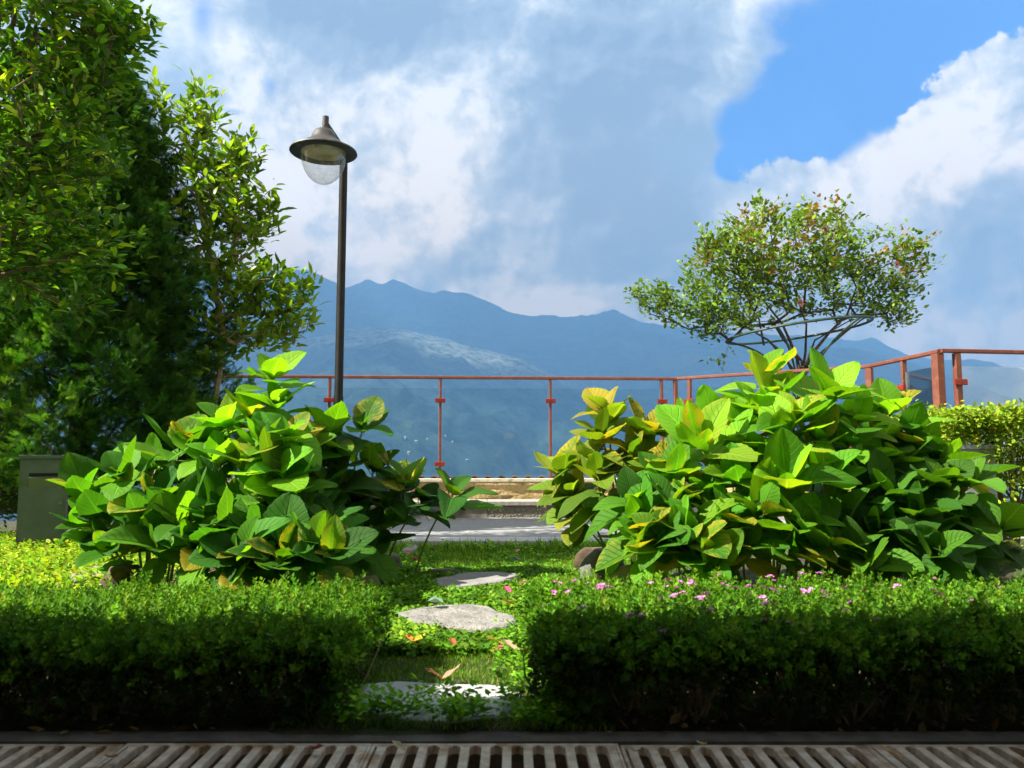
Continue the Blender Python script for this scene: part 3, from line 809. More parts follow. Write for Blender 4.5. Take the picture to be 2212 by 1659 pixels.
# ================================================================== vegetation
# ------------------------------------------------------------------ hydrangeas
hy_leaf = leafmat('hydrangea_leaf', trans=.48, rough=.56, veins=.9, spec=.22, blotch=True, warm=(1.5, 1.3, .35))
HT = [leaf_template(16, w + .10, dr, fo, .80, .03, wv, na=3, fp=.62) for w, dr, fo, wv in
      ((.62, .18, .10, .012), (.58, .48, .18, .022), (.66, .10, .26, .012), (.52, .32, .05, .028), (.74, .15, .14, .018), (.60, -.16, .24, .016), (.56, .62, .30, .02), (.64, -.28, .10, .03), (.50, .20, .42, .012))]
def hydrangea(name_label, base, tips, size, cols, cw, age, Ydef, bare_low=.35, spread=.18, seed=1, fill=0):
    """tips: (x, y[, Y[, lean x, lean y]]) photo columns/rows of the shoot ends with their real depth"""
    rng = random.Random(seed)
    root = empty('hydrangea_bush', base, name_label, 'bush', 'hydrangea bushes')
    stems = MB(); parts = []; flat = {i: [] for i in range(len(HT))}; buds = []
    B0 = Vector(base)
    P = []
    for t in tips:
        Y = t[2] if len(t) > 2 else Ydef + rng.uniform(-.25, .25)
        sz = t[3] if len(t) > 3 else 1.0
        P.append((W(t[0], t[1] + 14, Y), sz))
    n0 = len(P)
    for k in range(fill):
        a, sa = P[rng.randrange(n0)]
        u = rng.uniform(.35, .9)
        q = B0.lerp(a, u) + Vector((rng.uniform(-.22, .22), rng.uniform(-.3, .3), 0)); q.z = max(.24, a.z * rng.uniform(.5, .9))
        P.append((q, .9))
    for tip, szf in P:
        b0 = B0 + Vector((rng.uniform(-spread, spread), rng.uniform(-spread, spread) * .7, 0))
        # a shoot leaves the ground under its tip's side and arches up
        k = rng.uniform(.35, .6); b0 = Vector((B0.x + (tip.x - B0.x) * k + rng.uniform(-.05, .05), B0.y + (tip.y - B0.y) * k, .01)); stems.tube([B0 + Vector((0, 0, -.03)), B0.lerp(b0, .5), b0], [.008, .008, .0075], 6)
        hgt = tip.z
        mid = b0.lerp(tip, .5) + Vector((-(tip.x - b0.x) * .18, -(tip.y - b0.y) * .15, .12 * hgt))
        path = [(1 - u) ** 2 * b0 + 2 * u * (1 - u) * mid + u * u * tip for u in [i / 8 for i in range(9)]]
        stems.tube(path, [.0075 - .0035 * i / 8 for i in range(9)], 6)
        ax = (path[-1] - path[-2]).normalized(); ax = (ax + Vector((rng.uniform(-.25, .25), rng.uniform(-.75, -.1), .30))).normalized()
        L = (tip - b0).length
        r0 = rng.uniform(0, PI)
        e1 = ax.orthogonal().normalized(); e2 = ax.cross(e1)
        # nodes from the tip downwards: distance below tip, angle off the axis, leaf length
        nodes = [(-.012, 14, .45), (-.004, 28, .85), (.006, 42, 1.05), (.018, 54, 1.14), (.045, 66, 1.14)]
        if L > .35: nodes += [(.09, 78, 1.08)]
        if L > .5: nodes += [(.16, 90, 1.0)]
        if L > .8: nodes += [(.28, 100, .9)]
        for ni, (dn, ang, ls) in enumerate(nodes):
            for s in (0, 1):
                if ni >= 5 and rng.random() < .68: continue
                if ni in (3, 4) and rng.random() < .12: continue
                phi = r0 + ni * PI / 2 + s * PI + rng.uniform(-.25, .25)
                th = R(ang + rng.uniform(-9, 9))
                rad = e1 * math.cos(phi) + e2 * math.sin(phi)
                d = ax * math.cos(th) + rad * math.sin(th)
                d.z -= .05 * ni
                d.normalize()
                up = (ax * math.sin(th) - rad * math.cos(th)) + Vector((rng.uniform(-.25, .25), rng.uniform(-.25, .25), .5 + .1 * ni))
                u = 1 - min(.8, max(0, dn) / L); q = tip - ax * dn if dn < .05 else (1 - u) ** 2 * b0 + 2 * u * (1 - u) * mid + u * u * tip
                pl = .018 + .02 * ls
                if ni > 0: stems.tube([q, q + d * pl], [.0028, .0022], 5, cap=False)
                ln = size * 1.05 * ls * szf * rng.uniform(.66, 1.18)
                flat[rng.randrange(len(HT))].append((q + d * (pl - .003 if ni > 0 else 0), d, up, ln, ni))
        buds.append((tip - ax * .005, ax))
    nleaf = 0
    for i, L_ in flat.items():
        if not L_: continue
        Pn = np.array([l[0] for l in L_]); D = np.array([l[1] for l in L_]); U = np.array([l[2] for l in L_]); Sn = np.array([l[3] for l in L_])
        ni = np.array([l[4] for l in L_])
        T = tints(len(L_), cols, cw, .16)
        T[:, :3] *= np.where(ni < 2, 1.12, 1.0)[:, None]
        old = RNG.random(len(L_)) < age
        T[:, 3] = np.where(old, .40 + RNG.random(len(L_)) * .5, RNG.random(len(L_)) * .3)
        ye = RNG.random(len(L_)) < age * .03
        T[ye, :3] = np.array([.42, .36, .035]) * (1 + RNG.normal(size=(ye.sum(), 1)) * .1)
        sc = np.stack([Sn * (1 + RNG.normal(size=len(Sn)) * .1), Sn, Sn], -1)
        tv, tf, tuv = HT[i]
        V = np.einsum('nij,nkj->nki', basis(D, U), tv[None] * sc[:, None, :]) + Pn[:, None, :]
        n = len(tv); fs = [(f[None] + (np.arange(len(Pn)) * n)[:, None, None]).reshape(-1, f.shape[1]) for f in tf]
        parts.append((V.reshape(-1, 3), fs, np.tile(tuv, (len(Pn), 1)), np.repeat(T, n, axis=0)))
    V, FS, UV, T = merge(parts)
    build('foliage', V, FS, hy_leaf, root, True, UV, T)
    stems.build('stems', M['green_stem'], root, smooth_=True)
    return root
GR = [(.065, .22, .012), (.10, .29, .012), (.15, .36, .016), (.04, .15, .012)]
DK = [(.040, .135, .012), (.060, .18, .014), (.09, .24, .014)]
BR = [(.12, .34, .012), (.18, .41, .016), (.08, .25, .012), (.25, .44, .02)]
hydrangea('tallest bright green hydrangea of the left group rising in front of the railing', W(575, 1220, 4.25).to_2d().to_3d(),
    [(584, 812, 4.3), (600, 868, 4.2), (548, 900, 4.15), (622, 935, 4.0), (492, 912, 4.1), (575, 955, 3.95), (655, 968, 4.1), (530, 985, 3.9), (600, 1015, 3.85), (470, 985, 4.0), (700, 935, 4.3), (640, 1045, 3.9), (560, 1060, 3.9), (520, 1120, 3.85)],
    .195, BR, (.35, .3, .3, .05), .22, 4.1, seed=3, fill=3)
hydrangea('low wide hydrangea at the left end beside the green metal box', W(330, 1220, 4.1).to_2d().to_3d(),
    [(268, 1020, 3.95, 1.05), (387, 965, 4.1), (190, 1062, 3.95), (340, 1075, 3.9), (415, 1040, 4.0), (230, 1110, 3.9), (320, 1135, 3.8), (190, 1120, 3.9, .85), (400, 1110, 3.75), (460, 1090, 3.8), (350, 1170, 3.7), (440, 1170, 3.7), (330, 1010, 4.2), (440, 950, 4.2)],
    .195, GR, (.4, .3, .1, .2), .18, 3.95, seed=5, fill=3)
hydrangea('low hydrangea nearest the left hedge with broad drooping leaves', W(600, 1225, 3.85).to_2d().to_3d(),
    [(555, 1135, 3.7), (665, 1165, 3.6, .95), (530, 1190, 3.6), (712, 1195, 3.55, .95), (480, 1140, 3.7), (610, 1180, 3.6), (640, 1110, 3.8), (570, 1215, 3.6), (450, 1205, 3.65), (700, 1130, 3.8)],
    .185, GR, (.3, .2, .1, .4), .15, 3.8, seed=8, fill=5)
hydrangea('dark hydrangea of the left group reaching right over the patio steps', W(745, 1225, 4.45).to_2d().to_3d(),
    [(782, 915, 4.4), (735, 975, 4.35), (806, 1008, 4.4), (722, 1045, 4.2), (870, 1045, 4.45), (975, 1062, 4.5, 1.05), (690, 1060, 4.2), (770, 1085, 4.3), (830, 1085, 4.4), (905, 1078, 4.5), (740, 1140, 4.2), (800, 1145, 4.3), (690, 1140, 4.2), (780, 1190, 4.2), (700, 1000, 4.3)],
    .20, DK, None, .14, 4.35, seed=11, fill=4)
hydrangea('yellowing hydrangea at the left end of the right group', W(1390, 1215, 4.3).to_2d().to_3d(),
    [(1312, 882, 4.3, .9), (1300, 935, 4.25), (1275, 985, 4.2), (1368, 978, 4.15), (1218, 1010, 4.35), (1242, 1105, 4.3, 1.05), (1295, 1025, 4.1), (1400, 930, 4.3), (1440, 925, 4.4), (1360, 1050, 4.1), (1425, 1010, 4.0), (1240, 1060, 4.3)],
    .185, [(.11, .22, .015), (.16, .28, .02), (.07, .17, .012), (.25, .30, .03)], (.35, .25, .25, .15), .35, 4.2, seed=14, fill=2)
hydrangea('tallest hydrangea of the right group with yellow green crown before the rose tree', W(1680, 1215, 4.2).to_2d().to_3d(),
    [(1645, 800, 4.3), (1668, 850, 4.15), (1790, 850, 4.0, 1.15), (1715, 900, 3.95, 1.1), (1625, 880, 4.2), (1555, 905, 4.3), (1520, 960, 3.9, 1.15), (1610, 925, 4.1), (1690, 935, 3.9, 1.1), (1848, 905, 4.0, 1.05), (1760, 950, 3.9), (1470, 930, 4.35), (1580, 960, 4.0), (1830, 960, 3.9), (1600, 1040, 3.8), (1700, 1040, 3.7, 1.1), (1780, 1030, 3.8)],
    .205, BR, (.35, .3, .2, .15), .26, 4.1, seed=17, fill=5)
hydrangea('hydrangea with long dark leaves at the upper right against the clipped hedge', W(1900, 1215, 4.3).to_2d().to_3d(),
    [(1916, 890, 4.3), (1960, 930, 4.2, 1.15), (1890, 945, 4.2), (1940, 1000, 4.1), (2030, 995, 4.2, 1.05), (1860, 1000, 4.0), (1985, 960, 4.3), (1850, 1060, 3.9)],
    .205, GR, (.3, .3, .2, .2), .15, 4.1, seed=20, fill=4)
hydrangea('low hydrangea with large round leaves at the right end of the right group', W(2010, 1225, 3.95).to_2d().to_3d(),
    [(1926, 1065, 3.8, 1.15), (2030, 1052, 3.8, 1.15), (2085, 1040, 3.85, 1.1), (1985, 1115, 3.7, 1.05), (2150, 1140, 3.8, 1.15), (1892, 1145, 3.7), (1868, 1195, 3.6), (2060, 1110, 3.8), (1960, 1180, 3.7), (2080, 1180, 3.75), (1820, 1130, 3.8)],
    .20, DK, None, .05, 3.8, seed=23, fill=5)
hydrangea('low leafy hydrangea nearest the right hedge with pale shiny leaves', W(1530, 1225, 3.8).to_2d().to_3d(),
    [(1375, 1082, 3.8), (1452, 1087, 3.7), (1496, 1135, 3.6), (1500, 1175, 3.55), (1395, 1165, 3.65), (1440, 1160, 3.6), (1560, 1110, 3.65), (1641, 1100, 3.6, 1.05), (1380, 1120, 3.75), (1530, 1215, 3.5), (1600, 1170, 3.6), (1720, 1130, 3.6), (1700, 1190, 3.6), (1780, 1170, 3.6), (1450, 1030, 3.85), (1520, 1060, 3.8)],
    .185, GR, (.35, .35, .15, .15), .22, 3.7, seed=26, fill=4)

# ------------------------------------------------------------------ clipped front hedges
hedge_leaf = leafmat('hedge_leaf', trans=.36, rough=.6, warm=(1.3, 1.2, .4), spec=.12)
def sprig_template(n=6, ll=.34, w=.16, seed=0):
    rg = np.random.default_rng(seed); vs = []; fs = []; uv = []
    for i in range(n):
        y = .12 + .86 * i / (n - 1); l = ll * (1.05 - .45 * (i / (n - 1)) ** 2)
        for s in (0, 1):
            ph = i * PI / 2 + s * PI + rg.uniform(-.3, .3); el = .15 + .85 * i / (n - 1)
            d = np.array([math.cos(ph) * math.cos(el), math.sin(el), math.sin(ph) * math.cos(el)])
            sd = np.cross(d, [0, 1, 0]); sd = sd / (np.linalg.norm(sd) + 1e-6) * w * .5
            nn = np.cross(sd, d); nn = nn / np.linalg.norm(nn) * .03
            b = np.array([0, y, 0]); k = len(vs)
            vs += [b, b + d * l * .5 + sd + nn, b + d * l, b + d * l * .5 - sd + nn]; fs.append((k, k + 1, k + 2, k + 3)); uv += [(.5, 0), (1, .5), (.5, 1), (0, .5)]
    return np.array(vs), [np.array(fs)], np.array(uv)
SPR = [sprig_template(6, .38, .17, s) for s in range(4)]
def front_hedge(label, x0, x1, y0, y1, h, end_side, seed, flowers=0):
    rg = np.random.default_rng(seed)
    root = empty('clipped_hedge', ((x0 + x1) / 2, (y0 + y1) / 2, 0), label, 'hedge', 'clipped hedges along the drain')
    Lx, Ly = x1 - x0, y1 - y0
    def prof(x, y):      # local height, rounded towards the ends and sides
        e = np.minimum(np.minimum((x - x0) + (.3 if end_side != 'l' else 0), (x1 - x) + (.3 if end_side != 'r' else 0)), np.minimum(y - y0, (y1 - y)) * 1.0 + .02)
        rnd = 1 - .28 * np.exp(-np.maximum(e, 0) / .05)
        return h * rnd * (1 + .16 * (fbm(x * 3.3 + seed, y * 3.3, 3) - .5)) + .05 * (fbm(x * 11, y * 11 + seed, 2) - .5)
    parts = []
    def place(P, D, S_, T):
        k = rg.integers(0, 4, len(P))
        for i in range(4):
            mk = k == i
            if not mk.any(): continue
            U = rg.normal(size=(mk.sum(), 3))
            parts.append(scatter(SPR[i][0], SPR[i][1], P[mk], basis(D[mk], U), S_[mk], SPR[i][2], T[mk]))
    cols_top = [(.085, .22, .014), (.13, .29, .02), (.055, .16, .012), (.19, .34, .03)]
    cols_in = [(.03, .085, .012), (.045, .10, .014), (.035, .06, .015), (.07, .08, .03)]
    # top
    n = int(Lx * Ly * 2900)
    x = rg.uniform(x0, x1, n); y = rg.uniform(y0, y1, n); z = prof(x, y)
    D = rg.normal(size=(n, 3)) * .55 + np.array([0, -.2, 1.0]); S_ = rg.uniform(.036, .070, n)
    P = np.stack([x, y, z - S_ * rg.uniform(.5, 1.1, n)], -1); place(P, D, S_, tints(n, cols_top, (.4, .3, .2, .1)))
    # tall stray shoots
    n = int(Lx * Ly * 180); x = rg.uniform(x0, x1, n); y = rg.uniform(y0, y1, n); S_ = rg.uniform(.05, .085, n)
    P = np.stack([x, y, prof(x, y) - .02], -1); D = rg.normal(size=(n, 3)) * .3 + np.array([0, 0, 1.0]); place(P, D, S_, tints(n, cols_top, (.3, .4, .1, .2)))
    # body: denser near the faces
    n = int(Lx * Ly * h * 19000)
    x = rg.uniform(x0, x1, n); u = rg.random(n) ** 1.9; y = np.where(rg.random(n) < .72, y0 + u * .5 * Ly, y1 - u * .5 * Ly)
    fr_ = rg.random(n) ** .7; z = prof(x, y) * fr_
    D = rg.normal(size=(n, 3)) * .75 + np.stack([0 * x, np.where(y < (y0 + y1) / 2, -.7, .7), .65 + 0 * x], -1)
    S_ = rg.uniform(.036, .068, n)
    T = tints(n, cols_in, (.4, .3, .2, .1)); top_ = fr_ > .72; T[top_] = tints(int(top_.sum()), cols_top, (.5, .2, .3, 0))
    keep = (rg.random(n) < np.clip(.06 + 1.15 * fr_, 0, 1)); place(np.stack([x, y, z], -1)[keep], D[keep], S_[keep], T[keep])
    # open end faces
    for xe, sg in ((x0, -1), (x1, 1)):
        n = int(Ly * h * 9500); y = rg.uniform(y0, y1, n); z = prof(np.full(n, (xe - sg * .06)), y) * rg.random(n) ** .8
        x = xe - sg * (.015 + .07 * (1 - z / h)) + rg.normal(size=n) * .014 - sg * .035
        D = rg.normal(size=(n, 3)) * .5 + np.array([sg * .9, 0, .6]); place(np.stack([x, y, z], -1), D, rg.uniform(.03, .058, n), tints(n, cols_top, (.45, .2, .35, 0)))
    V, FS, UV, T = merge(parts); build('foliage', V, FS, hedge_leaf, root, False, UV, T)
    # twigs
    tw = MB()
    for k in range(int(Lx * 80)):
        x = rg.uniform(x0 + .03, x1 - .03); y = rg.uniform(y0 + .05, y1 - .05); b0 = Vector((x, y, -.01)); hh = float(prof(np.array([x]), np.array([y]))[0])
        for q in range(3):
            t = Vector((x + rg.uniform(-.12, .12), y + rg.uniform(-.1, .1), hh * rg.uniform(.7, .97))); mid = b0.lerp(t, .5) + Vector((rg.uniform(-.03, .03), rg.uniform(-.03, .03), .02))
            tw.tube([b0, mid, t], [.0042, .0030, .0015], 4, cap=False)
    tw.build('twigs', M['pale_bark'], root)
    if flowers:
        fl = MB()
        for k in range(6):
            a = k * PI / 3; d = Vector((math.cos(a), math.sin(a), .5)).normalized(); s_ = Vector((-math.sin(a), math.cos(a), 0))
            fl.add([(0, 0, 0), d * .005 + s_ * .003, d * .0085, d * .005 - s_ * .003], [(0, 1, 2, 3)])
        for t in range(3):
            for k in range(5):
                a = k * PI / 2.5 + t; d = Vector((math.cos(a), math.sin(a), .9)).normalized(); o_ = Vector((.009 * math.cos(t * 2.1), .009 * math.sin(t * 2.1), -.003)); s_ = Vector((-math.sin(a), math.cos(a), 0))
                fl.add([o_, o_ + d * .004 + s_ * .0026, o_ + d * .007, o_ + d * .004 - s_ * .0026], [(0, 1, 2, 3)])
        fm = surf('pink_petal', (.50, .10, .36), (.62, .22, .50), 40, .6, 0)
        f0 = None
        for k in range(flowers):
            if k < flowers * .62: x = rg.normal(.62, .26) if k % 2 else rg.uniform(.05, 1.35)
            else: x = rg.uniform(x0 + .05, x1 - .1)
            x = min(max(x, x0 + .03), x1 - .05)
            y = rg.uniform(y0 + .02, y1 - .05); z = float(prof(np.array([x]), np.array([y]))[0]) + rg.uniform(.018, .045)
            o = fl.build('flower', fm, root, world=False) if f0 is None else f0.copy()
            if f0 is None: f0 = o
            else: COL.objects.link(o)
            o.parent = root; o.location = Vector((x, y, z)) - root.location; o.rotation_euler = (rg.uniform(-.5, .3), rg.uniform(-.4, .4), rg.uniform(0, 6)); s_ = rg.uniform(.8, 1.35); o.scale = (s_, s_, s_)
    return root
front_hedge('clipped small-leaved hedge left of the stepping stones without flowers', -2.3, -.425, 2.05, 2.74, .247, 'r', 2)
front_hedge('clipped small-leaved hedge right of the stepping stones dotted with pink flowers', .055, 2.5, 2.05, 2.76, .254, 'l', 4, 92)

# ------------------------------------------------------------------ lawn, weeds, ground cover
grass_m = leafmat('grass_blade', trans=.35, rough=.5, warm=(1.3, 1.2, .4), spec=.25)
def gz(x, y): return .012 * np.sin(x * 2.1 + y) + .010 * np.sin(y * 3.3 - x) - .01
blade = (np.array([(-.06, 0, 0), (.06, 0, 0), (.045, .55, .06), (-.045, .55, .06), (0, 1, .22)]), [np.array([(0, 1, 2, 3)]), np.array([(3, 2, 4)])], np.array([(0, 0), (1, 0), (1, .5), (0, .5), (.5, 1)]))
def clover_template():
    vs = []; fs = []; uv = []
    for k in range(3):
        a = k * 2 * PI / 3; d = np.array([math.cos(a), .35, math.sin(a)]); s = np.array([-math.sin(a), 0, math.cos(a)])
        b = np.array([0, 1.0, 0]); n = len(vs)
        vs += [b, b + d * .3 + s * .25, b + d * .62 + s * .2, b + d * .62 - s * .2, b + d * .3 - s * .25]; fs.append((n, n + 1, n + 2, n + 3, n + 4)); uv += [(.5, 0), (1, .5), (.8, 1), (.2, 1), (0, .5)]
    n = len(vs); vs += [np.array([-.03, 0, 0]), np.array([.03, 0, 0]), np.array([.02, 1, 0]), np.array([-.02, 1, 0])]; uv += [(.5, 0)] * 4
    return np.array(vs), [np.array(fs), np.array([(n, n + 1, n + 2, n + 3)])], np.array(uv)
CLV = clover_template()
# stepping stones as photo outlines on the ground
STONES = [
    ('large smooth grey stepping stone nearest the drain, half hidden by weeds', [(782, 1476), (850, 1469), (960, 1474), (1060, 1477), (1120, 1483), (1140, 1505), (1110, 1540), (1000, 1556), (880, 1553), (790, 1535), (770, 1505)], .016, 0),
    ('flat stepping stone dappled with sun in the middle of the path', [(858, 1322), (900, 1312), (945, 1306), (1010, 1303), (1055, 1308), (1075, 1318), (1112, 1329), (1118, 1342), (1095, 1353), (1040, 1356), (975, 1350), (915, 1343), (880, 1334)], .034, 1),
    ('pale stepping stone below the dark bent rock', [(925, 1253), (960, 1243), (1010, 1235), (1075, 1234), (1115, 1238), (1122, 1247), (1080, 1256), (1030, 1262), (990, 1268), (950, 1266)], .03, 2),
    ('small pale stone chip at the patio corner in the grass', [(868, 1186), (880, 1178), (898, 1175), (905, 1180), (890, 1188), (874, 1192)], .03, 3),
]
st_m = [surf('step_grey', (.36, .36, .36), (.46, .46, .45), 7, .85, .7, 30, (.34, .33, .29), 2.5), surf('step_brown', (.19, .18, .165), (.29, .275, .25), 9, .9, 1.0, 22, (.10, .10, .055), 5, (.58, .70), bdist=.03),
        surf('step_pale', (.20, .19, .19), (.27, .26, .25), 8, .9, .9, 25, (.30, .27, .22), 4)]
stone_polys = []
for label, pl, t, k in STONES:
    pts = [G(x, y, t) for x, y in pl]; c = sum((Vector(q) for q in pts), Vector()) / len(pts)
    fine = []
    for i in range(len(pts)):
        a, b_ = pts[i], pts[(i + 1) % len(pts)]
        for s in range(4):
            q = a.lerp(b_, s / 4); l = 1 + random.uniform(-.012, .012); fine.append((c.x + (q.x - c.x) * l, c.y + (q.y - c.y) * l))
    stone_polys.append(fine)
    mb = MB(); mb.prism(fine, -.06, t, .012, 0)
    o = centre(mb.build('stepping_stone', st_m[min(k, 2)], smooth_=False), (c.x, c.y, 0)); tag(o, label, 'stepping stone', 'stepping stones across the grass')
def inpoly(x, y, poly, grow=0):
    ins = np.zeros(len(x), bool)
    for i in range(len(poly)):
        (xa, ya), (xb, yb) = poly[i], poly[(i + 1) % len(poly)]
        ins ^= ((ya > y) != (yb > y)) & (x < (xb - xa) * (y - ya) / (yb - ya + 1e-12) + xa)
    return ins
def off_stones(x, y):
    k = np.ones(len(x), bool)
    for p_ in stone_polys:
        c_ = np.mean(np.array(p_), 0); k &= ~inpoly(x + .012 * np.sin(x * 90), y + .02 * np.sin(x * 47), [tuple(c_ + (np.array(q_) - c_) * .95) for q_ in p_])
    return k
def lawn(name, n, xr, yr, kind, hmin, hmax, cols, cw, dens=None, seed=0):
    rg = np.random.default_rng(seed)
    x = rg.uniform(*xr, n); y = rg.uniform(*yr, n)
    k = off_stones(x, y)
    if dens is not None: k &= rg.random(n) < dens(x, y)
    x, y = x[k], y[k]; n = len(x)
    hh = rg.uniform(hmin, hmax, n) * (.6 + .9 * fbm(x * 3 + seed, y * 3, 3))
    D = rg.normal(size=(n, 3)) * .38 + np.array([0, 0, 1.0])
    P = np.stack([x, y, gz(x, y) - .003], -1)
    T = tints(n, cols, cw, .2); patch = fbm(x * 1.7 + 3, y * 1.7 + seed, 3)[:, None]; T[:, :3] *= .7 + .65 * patch
    return scatter(kind[0], kind[1], P, basis(D, rg.normal(size=(n, 3))), hh, kind[2], T)
gcols = [(.12, .27, .016), (.18, .34, .025), (.07, .18, .014), (.28, .30, .06)]
path_d = lambda x, y: np.where((x > -1.5) & (x < 1.2), 1.0, .35) * np.where(y > 5.90, (x < -1.3) | (x > 6), 1.0)
V, FS, UV, T = merge([lawn('grass', 70000, (-1.1, .9), (2.75, 6.3), blade, .022, .048, gcols, (.4, .3, .2, .1), path_d, 1),
                      lawn('grass', 30000, (-.62, .26), (2.02, 3.8), blade, .014, .030, gcols, (.4, .3, .2, .1), path_d, 2),
                      lawn('grass', 40000, (-6.5, 6.5), (2.75, 7.4), blade, .03, .06, gcols, (.4, .3, .2, .1), path_d, 3),
                      lawn('grass', 1600, (-.9, 1.0), (5.70, 5.90), blade, .05, .10, gcols, (.5, .4, .1, .0), None, 4)])
tag(build('grass', V, FS, grass_m, None, False, UV, T), kind='stuff')
V, FS, UV, T = merge([lawn('c', 12000, (-1.0, .8), (2.75, 5.9), CLV, .014, .030, [(.10, .26, .016), (.15, .33, .02), (.06, .16, .012)], None, path_d, 5),
                      lawn('c', 9000, (-.62, .26), (2.75, 4.9), CLV, .018, .036, [(.10, .26, .016), (.16, .32, .025), (.06, .17, .014)], None, path_d, 6)])
tag(build('clover', V, FS, hedge_leaf, None, False, UV, T), kind='stuff')

small_leaf = leaf_template(3, .55, .25, .12, .8)
def leafy_patch(name, label, cat, pts, hgt, leaf, nl, cols, cw, mat, stem_mat, group=None, kind=None, lean=.35, seed=0, tmpl=small_leaf):
    """a patch of low upright shoots with leaves along them"""
    rg = np.random.default_rng(seed); P, D, U, S_ = [], [], [], []; st = MB()
    for (x, y) in pts:
        z0 = float(gz(np.array([x]), np.array([y]))[0]); h_ = hgt * rg.uniform(.55, 1.15); d = np.array([rg.normal() * lean, rg.normal() * lean - .05, 1.0]); d /= np.linalg.norm(d)
        b0 = np.array([x, y, z0]); t = b0 + d * h_; st.tube([b0, (b0 + t) / 2 + rg.normal(size=3) * .004, t], [.0016, .0013, .0008], 4, cap=False)
        for k in range(nl):
            u = .3 + .7 * (k + 1) / nl; ph = k * 2.4 + rg.uniform(0, 1)
            r_ = np.array([math.cos(ph), math.sin(ph), .45 + .5 * (u > .9)])
            P.append(b0 + (t - b0) * u); D.append(r_); U.append(np.array([0, 0, 1.0]) + rg.normal(size=3) * .3); S_.append(leaf * rg.uniform(.6, 1.15))
    T = tints(len(P), cols, cw, .18)
    v, fs, uv, ti = scatter(tmpl[0], tmpl[1], np.array(P), basis(np.array(D), np.array(U)), np.array(S_), tmpl[2], T)
    if kind == 'stuff':
        o = build(name, v, fs, mat, None, True, uv, ti); return tag(o, label, cat, group, kind)
    cx_, cy_ = np.mean([p_[0] for p_ in pts]), np.mean([p_[1] for p_ in pts])
    root = empty(name, (cx_, cy_, 0), label, cat, group)
    build('foliage', v, fs, mat, root, True, uv, ti); st.build('stems', stem_mat, root)
    return root
rg = np.random.default_rng(30)
wc = [(.17, .42, .02), (.24, .50, .03), (.10, .28, .016)]
leafy_patch('weeds', None, None, [(rg.uniform(-.46, .12), 2.02 + rg.random() ** 1.5 * .17) for _ in range(150)], .085, .026, 8, wc, None, hedge_leaf, M['green_stem'], kind='stuff', seed=31)
leafy_patch('weeds', None, None, [(rg.uniform(-.56, -.30), rg.uniform(2.72, 3.15)) for _ in range(60)], .06, .026, 7, [(.18, .36, .02), (.24, .40, .03)], None, hedge_leaf, M['green_stem'], kind='stuff', seed=33)
leafy_patch('weeds', None, None, [(rg.uniform(-.06, .14), rg.uniform(2.1, 3.2)) for _ in range(110)], .075, .022, 8, wc, None, hedge_leaf, M['green_stem'], kind='stuff', seed=34)
leafy_patch('weeds', None, None, [(rg.uniform(-1.0, 1.4), rg.uniform(5.62, 5.88)) for _ in range(130)], .085, .030, 8, wc, None, hedge_leaf, M['green_stem'], kind='stuff', seed=35)
leafy_patch('weeds', None, None, [(rg.uniform(-1.05, -.55), rg.uniform(3.6, 5.4)) for _ in range(120)], .07, .028, 8, wc, None, hedge_leaf, M['green_stem'], kind='stuff', seed=36)
# yellow-green ground cover at the left
yl = [(.24, .42, .02), (.32, .50, .03), (.15, .34, .02), (.36, .44, .04)]
leafy_patch('ground_cover', None, None, [(rg.uniform(-4.2, -1.95), rg.uniform(3.2, 6.4)) for _ in range(3600)], .11, .042, 8, yl, None, hedge_leaf, M['green_stem'], kind='stuff', seed=37)

# dry leaf litter under the clipped hedges and bushes
n_ = 5200; lx = rg.uniform(-2.6, 2.8, n_); ly = np.where(rg.random(n_) < .6, rg.uniform(2.0, 2.9, n_), rg.uniform(2.9, 4.8, n_)); kk = (np.abs(lx + .2) > .42) & off_stones(lx, ly); lx, ly = lx[kk], ly[kk]; n_ = len(lx)
tq = leaf_template(3, .5, -.3, .3, .8)
v, fs, uv, ti = scatter(tq[0], tq[1], np.stack([lx, ly, gz(lx, ly) + .006 + rg.random(n_) * .012], -1), basis(rg.normal(size=(n_, 3)) * np.array([1, 1, .25]), np.array([0, 0, 1.0]) + rg.normal(size=(n_, 3)) * .5), rg.uniform(.015, .045, n_), tq[2], tints(n_, [(.16, .10, .05), (.26, .18, .10), (.10, .06, .03), (.32, .26, .16)], None, .2))
tag(build('leaf_litter', v, fs, hedge_leaf, None, True, uv, ti), kind='stuff')
